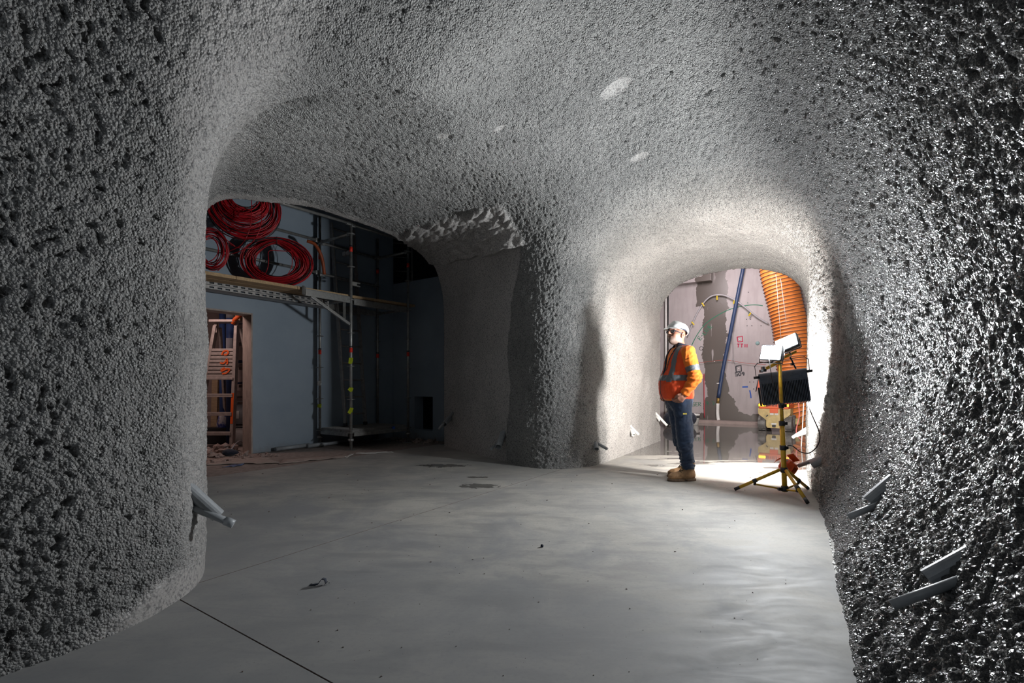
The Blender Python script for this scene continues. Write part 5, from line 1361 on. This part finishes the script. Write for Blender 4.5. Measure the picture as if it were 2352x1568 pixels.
    # orange strap and box on top
    b = MB(); b.tube(smooth_curve([P(535, 742, 8.25), P(540, 733, 8.2), P(548, 727, 8.2), P(553, 722, 8.25)], 5), .035, 8); tag(b.build('orange_strap', M['spray']), 'orange strap lying on top of the stepladder', 'strap')
    b = MB(); b.box((0, 0, 0), (.09, .2, .13), bev=.004); ob = b.build('timber_block', M['timber']); ob.location = P(553, 731, 8.5); tag(ob, 'pale timber block under the door head', 'block')
    # case and box by the jamb
    c = P(553, 966, 8.75); K = empty('tool_case', (c.x, c.y, .31)); tag(K, 'pale grey upright case with a handle beside the right door jamb', 'case')
    b = MB(); b.box((0, 0, .22), (.26, .22, .42), bev=.03); b.build('shell', M['greypvc'], K); b = MB(); b.tube([(-.06, 0, .43), (-.06, 0, .48), (.06, 0, .48), (.06, 0, .43)], .012, 8); b.build('handle', M['white'], K)
    b = MB(); b.box((-.02, -.113, .24), (.11, .012, .14), bev=.004); b.build('label', M['white'], K); b = MB(); b.box((0, -.112, .06), (.24, .012, .02)); b.build('seam', M['blackp'], K)
    K = empty('storage_box', (c.x + .03, c.y, 0)); tag(K, 'white box on the floor under the grey case', 'box'); b = MB(); b.box((0, 0, .145), (.30, .26, .29), bev=.012); b.build('box', M['white'], K); b = MB(); b.box((0, 0, .295), (.31, .27, .025), bev=.006); b.build('lid', M['white'], K)
    # panels leaning at the back left, wrapped bundle
    for k, px in enumerate((493, 499, 505)):
        a = P(px, 930, 9.1 + .06 * k); b = MB(); b.box((0, 0, 0), (.11, .04, 1.25), Matrix.Rotation(.03, 3, 'Y')); ob = b.build('leaning_plank', M['timber']); ob.location = (a.x, a.y, .63); tag(ob, ('leftmost', 'middle', 'rightmost')[k] + ' of three upright pale planks behind the stepladder treads', 'plank', 'planks behind the stepladder')
    c = P(515, 990, 9.0); bm = bmesh.new(); bmesh.ops.create_icosphere(bm, subdivisions=3, radius=.17)
    for v in bm.verts: v.co = Vector((v.co.x * .75, v.co.y, v.co.z * 1.2)) * (1 + .14 * math.sin(17 * v.co.x + 9 * v.co.z))
    me = bpy.data.meshes.new('wrapped_bundle'); bm.to_mesh(me); bm.free(); ob = link_mesh('wrapped_bundle', me, mat('blue_white_sheet', (.2, .25, .5), .3, build=lambda nb, p: nb.L(nb.ramp(nb.noise(nb.coord('Object'), 9, 3, .6), [(.42, (.05, .08, .35)), (.55, (.6, .58, .6))]), p.inputs['Base Color']))); ob.location = (c.x, c.y, .36); tag(ob, 'blue and white wrapped bundle behind the lower treads', 'bundle')
    b = MB(); b.box((0, 0, 0), (.5, .45, .3), bev=.02); ob = b.build('dark_crate', M['blackp']); ob.location = (c.x - .05, c.y + .05, .15); tag(ob, 'dark crate on the floor behind the stepladder', 'crate')
    # rubble and dust sheet at the threshold
    rnd = random.Random(4); b = MB()
    for k in range(260):
        u = rnd.random(); off = -.9 + 1.5 * rnd.random(); t = -1.1 + (1.0 if off < .15 else 1.2) * rnd.random(); h = .02 + .055 * rnd.random() ** 2 * (1.6 if off < .1 else .6)
        p = wallp(t, off, h * .35); R = Euler((rnd.random() * .8, rnd.random() * .8, rnd.random() * 6)).to_matrix(); chunk(b, p, h * .62, R, rnd)
    o = b.build('rubble', mat('rubble', (.34, .27, .24), .9, build=speckle((.34, .265, .24), .3, 30, .3))); tag(o, 'loose rubble scattered over the doorway threshold', 'rubble', kind='stuff')
    for k, (px, py, s, lab) in enumerate(((518, 1032, .10, 'largest broken lump at the foot of the stepladder'), (500, 1030, .085, 'broken lump at the left of the doorway threshold'), (537, 1030, .08, 'small broken lump by the right stile foot'))):
        bm = bmesh.new(); bmesh.ops.create_icosphere(bm, subdivisions=1, radius=s)
        for v in bm.verts: v.co *= .75 + .4 * rnd.random()
        me = bpy.data.meshes.new('rubble_lump'); bm.to_mesh(me); bm.free(); ob = link_mesh('rubble_lump', me, bpy.data.materials['rubble']); q = G(px, py + 5); ob.location = (q.x, q.y, s * .6); tag(ob, lab, 'rubble')
    q = G(531, 1046); bm = bmesh.new(); bmesh.ops.create_icosphere(bm, subdivisions=2, radius=.085)
    for v in bm.verts: v.co = Vector((v.co.x * 1.5, v.co.y, v.co.z * .6)) * (1 + .15 * math.sin(31 * v.co.x + 3))
    me = bpy.data.meshes.new('dark_glove'); bm.to_mesh(me); bm.free(); ob = link_mesh('dark_glove', me, M['lining']); ob.location = (q.x, q.y, .05); tag(ob, 'dark crumpled cloth lump lying in front of the stepladder foot', 'cloth')
    b = MB(); b.tube(smooth_curve([G(527, 1040, .05), G(538, 1022, .12), G(550, 1013, .16), G(558, 1018, .10), G(566, 1034, .03)], 6), .01, 6); tag(b.build('loose_cable', M['greyhose']), 'loose grey cable arching over the rubble in the doorway', 'cable')
    def sheet(nm, quad, n, m, lab, amp=.012, cat='sheet', seed=1):
        vs_, fs = [], []; q = [Vector(v) for v in quad]; rn = random.Random(seed); N = n; Mm = 6
        for i in range(N + 1):
            for j in range(Mm + 1):
                u, v = i / N, j / Mm; p = q[0].lerp(q[1], u).lerp(q[3].lerp(q[2], u), v)
                z = .006 + amp * (.5 + .5 * math.sin(7 * u * 3 + 4 * v + seed)) * (.4 + rn.random() * .6); vs_.append((p.x + .02 * math.sin(11 * u + seed) * v, p.y + .03 * math.sin(9 * u + seed * 2), z))
        for i in range(N):
            for j in range(Mm): a = i * (Mm + 1) + j; fs.append((a, a + Mm + 1, a + Mm + 2, a + 1))
        b = MB(); b.add(vs_, fs, True); o = b.build(nm, m); md = o.modifiers.new('thick', 'SOLIDIFY'); md.thickness = .004; tag(o, lab, cat); return o
    M['sheet'] = mat('dusty_sheet', (.40, .33, .30), .8, build=speckle((.40, .33, .295), .2, 8, .3))
    sheet('dust_sheet', (G(470, 1068), G(645, 1064), G(600, 1050), G(470, 1054)), 16, M['sheet'], 'dusty floor sheet lying across the doorway threshold', .016, seed=2)
    sheet('dust_sheet', (G(640, 1066), G(800, 1050), G(795, 1046), G(660, 1054)), 12, M['sheet'], 'dusty floor sheet between the doorway and the nearest pole', .014, seed=5)
    sheet('floor_strip', (G(815, 1043.5), G(905, 1039), G(903, 1037), G(815, 1040)), 10, M['white'], 'long white strip lying under the low scaffold platform', .008, 'strip', 7)
    sheet('torn_flap', (G(790, 1050), G(797, 1051), G(812, 1034, .06), G(806, 1034, .06)), 4, M['white'], 'torn white flap standing at the foot of the nearest pole', .01, 'flap', 3)
    sheet('blue_film', (G(512, 1074), G(552, 1070), G(556, 1066), G(530, 1069)), 6, mat('blue_film', (.12, .17, .32), .5), 'blue film strip at the edge of the floor sheet', .01, 'film', 9)
    for k, (t, off, w) in enumerate(((.62, .10, .30), (1.35, .16, .5))):
        b = MB(); p = wallp(t, off); b.tube([p + Vector((0, 0, .04)) - Ev * w, p + Vector((0, 0, .05)) + Ev * w], .035, 10); tag(b.build('floor_duct', M['greypvc']), ('short grey pipe lying at the foot of the blue wall', 'longer grey pipe lying under the low platform by the wall')[k], 'pipe')
build_store()
# ------------------------------------------------------------------ drain pipes cast into the walls, floor litter
def hit(px, py, far=14.0):
    """where the sight line through a pixel meets the vault"""
    ys = np.linspace(.4, far, 2600); p = np.stack([(px - CX) / FPX * ys, ys, CH + (HY - py) / FPX * ys], -1); v = f_air(p)
    i = int(np.argmax(v > 0)); return Vector(p[i])
def pipe_pair(lab, sl, th, toward, rs=.038, rt=.021, m='greypvc', cap=False):
    """sl, th: (start pixel, end pixel) of the wide sleeve and the thin pipe; both stick out of the wall along `toward`"""
    s0 = hit(*sl[0]); T = empty('drain_pipe', s0); tag(T, lab, 'pipe', 'weep pipes cast into the tunnel walls')
    def end(a, px, q=0):
        Y = a.y + (toward[q] if isinstance(toward, tuple) else toward); return Vector(((px[0] - CX) / FPX * Y, Y, CH + (HY - px[1]) / FPX * Y))
    e0 = end(s0, sl[1]); d = (e0 - s0).normalized()
    b = MB(); b.pipe(s0 - d * .12 - s0, e0 - s0, rs, .004, 18); b.build('sleeve', M[m], T)
    t0 = hit(*th[0]); e1 = end(t0, th[1], 1); d = (e1 - t0).normalized()
    b = MB(); b.tube([t0 - d * .12 - s0, t0.lerp(e1, .5) - s0, e1 - s0], rt, 14); q = b.build('thin_pipe', M[m], T)
    if cap: b = MB(); b.tube([e1 - d * .045 - s0, e1 + d * .002 - s0], rt * 1.22, 14); b.build('end_cap', M[m], q)
    return T
n2 = (-N_[0], -N_[1])
pipe_pair('grey drain pipe and sleeve jutting from the near left corner', ((452, 1140), (501, 1184)), ((450, 1168), (536, 1203)), .05, .036, .019, cap=True)
pipe_pair('short pale drain pipe at the dark left foot of the middle pillar', ((1152, 1006), (1145, 1026)), ((1139, 1021), (1128, 1031)), -.14, .045, .02)
pipe_pair('grey drain pipe at the bright right foot of the middle pillar', ((1368, 1017), (1370, 1031)), ((1369, 1016), (1395, 1031)), -.10, .032, .02)
pipe_pair('white drain pipe low on the far tunnel wall left of the man', ((1449, 983), (1455, 999)), ((1448, 979), (1467, 998)), -.10, .03, .02, 'pvc')
pipe_pair('white drain pipe at the portal edge behind the man\'s legs', ((1509, 955), (1516, 965)), ((1508, 951), (1532, 977)), -.05, .03, .024, 'pvc')
pipe_pair('dim drain pipe at the far corner beside the black service hole', ((1029, 964), (1020, 974)), ((1031, 958), (1008, 985)), -.14, .045, .022)
pipe_pair('dark drain pipe on the right wall just behind the tripod', ((1882, 1058), (1864, 1066)), ((1880, 1052), (1833, 1070)), (.04, .11), .045, .02)
pipe_pair('dark drain pipe on the right wall, second from the camera', ((2022, 1130), (1996, 1152)), ((2005, 1163), (1948, 1187)), (.024, .054), .044, .020)
pipe_pair('dark drain pipe nearest the camera on the right wall', ((2180, 1300), (2130, 1327)), ((2185, 1340), (2048, 1389)), (.024, .065), .031, .017)
pipe_pair('white drain pipe at the bright right jamb of the portal', ((1853, 992), (1830, 999)), ((1853, 983), (1821, 1004)), -.05, .03, .022, 'pvc')
# lines hanging at the right jamb
for pts, m, lab in (([P(1846, 925, 8.6), P(1843, 985, 8.6), P(1839, 1045, 8.5)], 'white', 'white cord hanging down inside the right jamb of the portal'), ([P(1834, 925, 9.3), P(1836, 955, 9.3), P(1829, 985, 9.2), P(1832, 1000, 9.1), P(1842, 1012, 8.9)], 'pinkcord', 'pink cord hanging beside the orange duct')):
    M.setdefault('pinkcord', mat('pink_cord', (.75, .22, .20), .6)); b = MB(); b.tube(smooth_curve(pts, 6), .010, 6); tag(b.build('cord', M[m]), lab, 'cord')
# strap loop and stone on the near floor
q = G(735, 1343); S = empty('strap_loop', q); tag(S, 'small dark strap loop lying on the near floor', 'strap')
b = MB(); pr = [(-.055, .0), (-.03, .004), (-.01, .004), (.0, .02), (.012, .034), (.028, .030), (.034, .012), (.03, .004)]
vs_ = [];
for (x, z) in pr: vs_ += [(x, -.012, z + .002), (x, .014, z + .002)]
b.add(vs_, [(2 * i, 2 * i + 2, 2 * i + 3, 2 * i + 1) for i in range(len(pr) - 1)], True); o = b.build('strap', M['lining'], S); o.modifiers.new('t', 'SOLIDIFY').thickness = .002
b = MB(); b.tube([(.034, -.012, .012), (.046, -.01, .024), (.05, .004, .014), (.044, .012, .004)], .002, 6); b.build('wire_end', M['steel'], S)
rnd = random.Random(11)
q = G(1245, 1256); bm = bmesh.new(); bmesh.ops.create_icosphere(bm, subdivisions=1, radius=.012); me = bpy.data.meshes.new('stone'); bm.to_mesh(me); bm.free(); ob = link_mesh('stone', me, M['lining']); ob.location = (q.x, q.y, .008); tag(ob, 'small dark stone lying alone on the bare floor', 'stone')
b = MB()
for k in range(300):
    px = 500 + 1350 * rnd.random(); py = 1085 + 470 * rnd.random() ** 1.5; g = G(px, py)
    if f_air(np.array([[g.x, g.y, .15]]))[0] > -.15: continue
    s = (.0010 + .0030 * rnd.random() ** 4) * max(.6, min(1.6, g.y / 3.2)); b.box((g.x, g.y, s * .5), (s * 2, s * (1 + 2 * rnd.random()), s), Matrix.Rotation(rnd.random() * 3, 3, 'Z'))
tag(b.build('floor_grit', M['joint']), 'fine dark grit scattered over the concrete floor', 'grit', kind='stuff')
# rubble in front of the black hole
b = MB()
for k in range(60):
    p = wallp(TE - .15 - .35 * rnd.random(), .45 + 1.0 * rnd.random()); h = .02 + .06 * rnd.random() ** 2; chunk(b, Vector((p.x, p.y, h * .3)), h * .7, Euler((rnd.random(), rnd.random(), rnd.random() * 6)).to_matrix(), rnd)
tag(b.build('rubble', bpy.data.materials['rubble']), 'dark rubble below the black service hole', 'rubble', kind='stuff')

# pale flecks that paint wet glints along the foot of the right wall
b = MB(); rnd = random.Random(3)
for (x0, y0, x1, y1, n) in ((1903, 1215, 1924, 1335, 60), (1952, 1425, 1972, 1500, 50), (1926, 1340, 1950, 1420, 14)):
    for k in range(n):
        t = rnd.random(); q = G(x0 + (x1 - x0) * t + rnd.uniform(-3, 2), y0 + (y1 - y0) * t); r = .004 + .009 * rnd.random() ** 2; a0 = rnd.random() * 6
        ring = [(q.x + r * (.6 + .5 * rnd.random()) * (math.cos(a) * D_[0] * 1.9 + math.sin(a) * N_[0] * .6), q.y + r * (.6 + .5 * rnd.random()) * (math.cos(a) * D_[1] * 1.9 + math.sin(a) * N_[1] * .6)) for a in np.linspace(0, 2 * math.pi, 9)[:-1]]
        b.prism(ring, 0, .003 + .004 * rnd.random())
tag(b.build('wet_glint_flecks', mat('pale_glint', (.72, .71, .69), .45)), 'pale flecks painted as wet glints along the foot of the right wall', 'glint', kind='stuff')
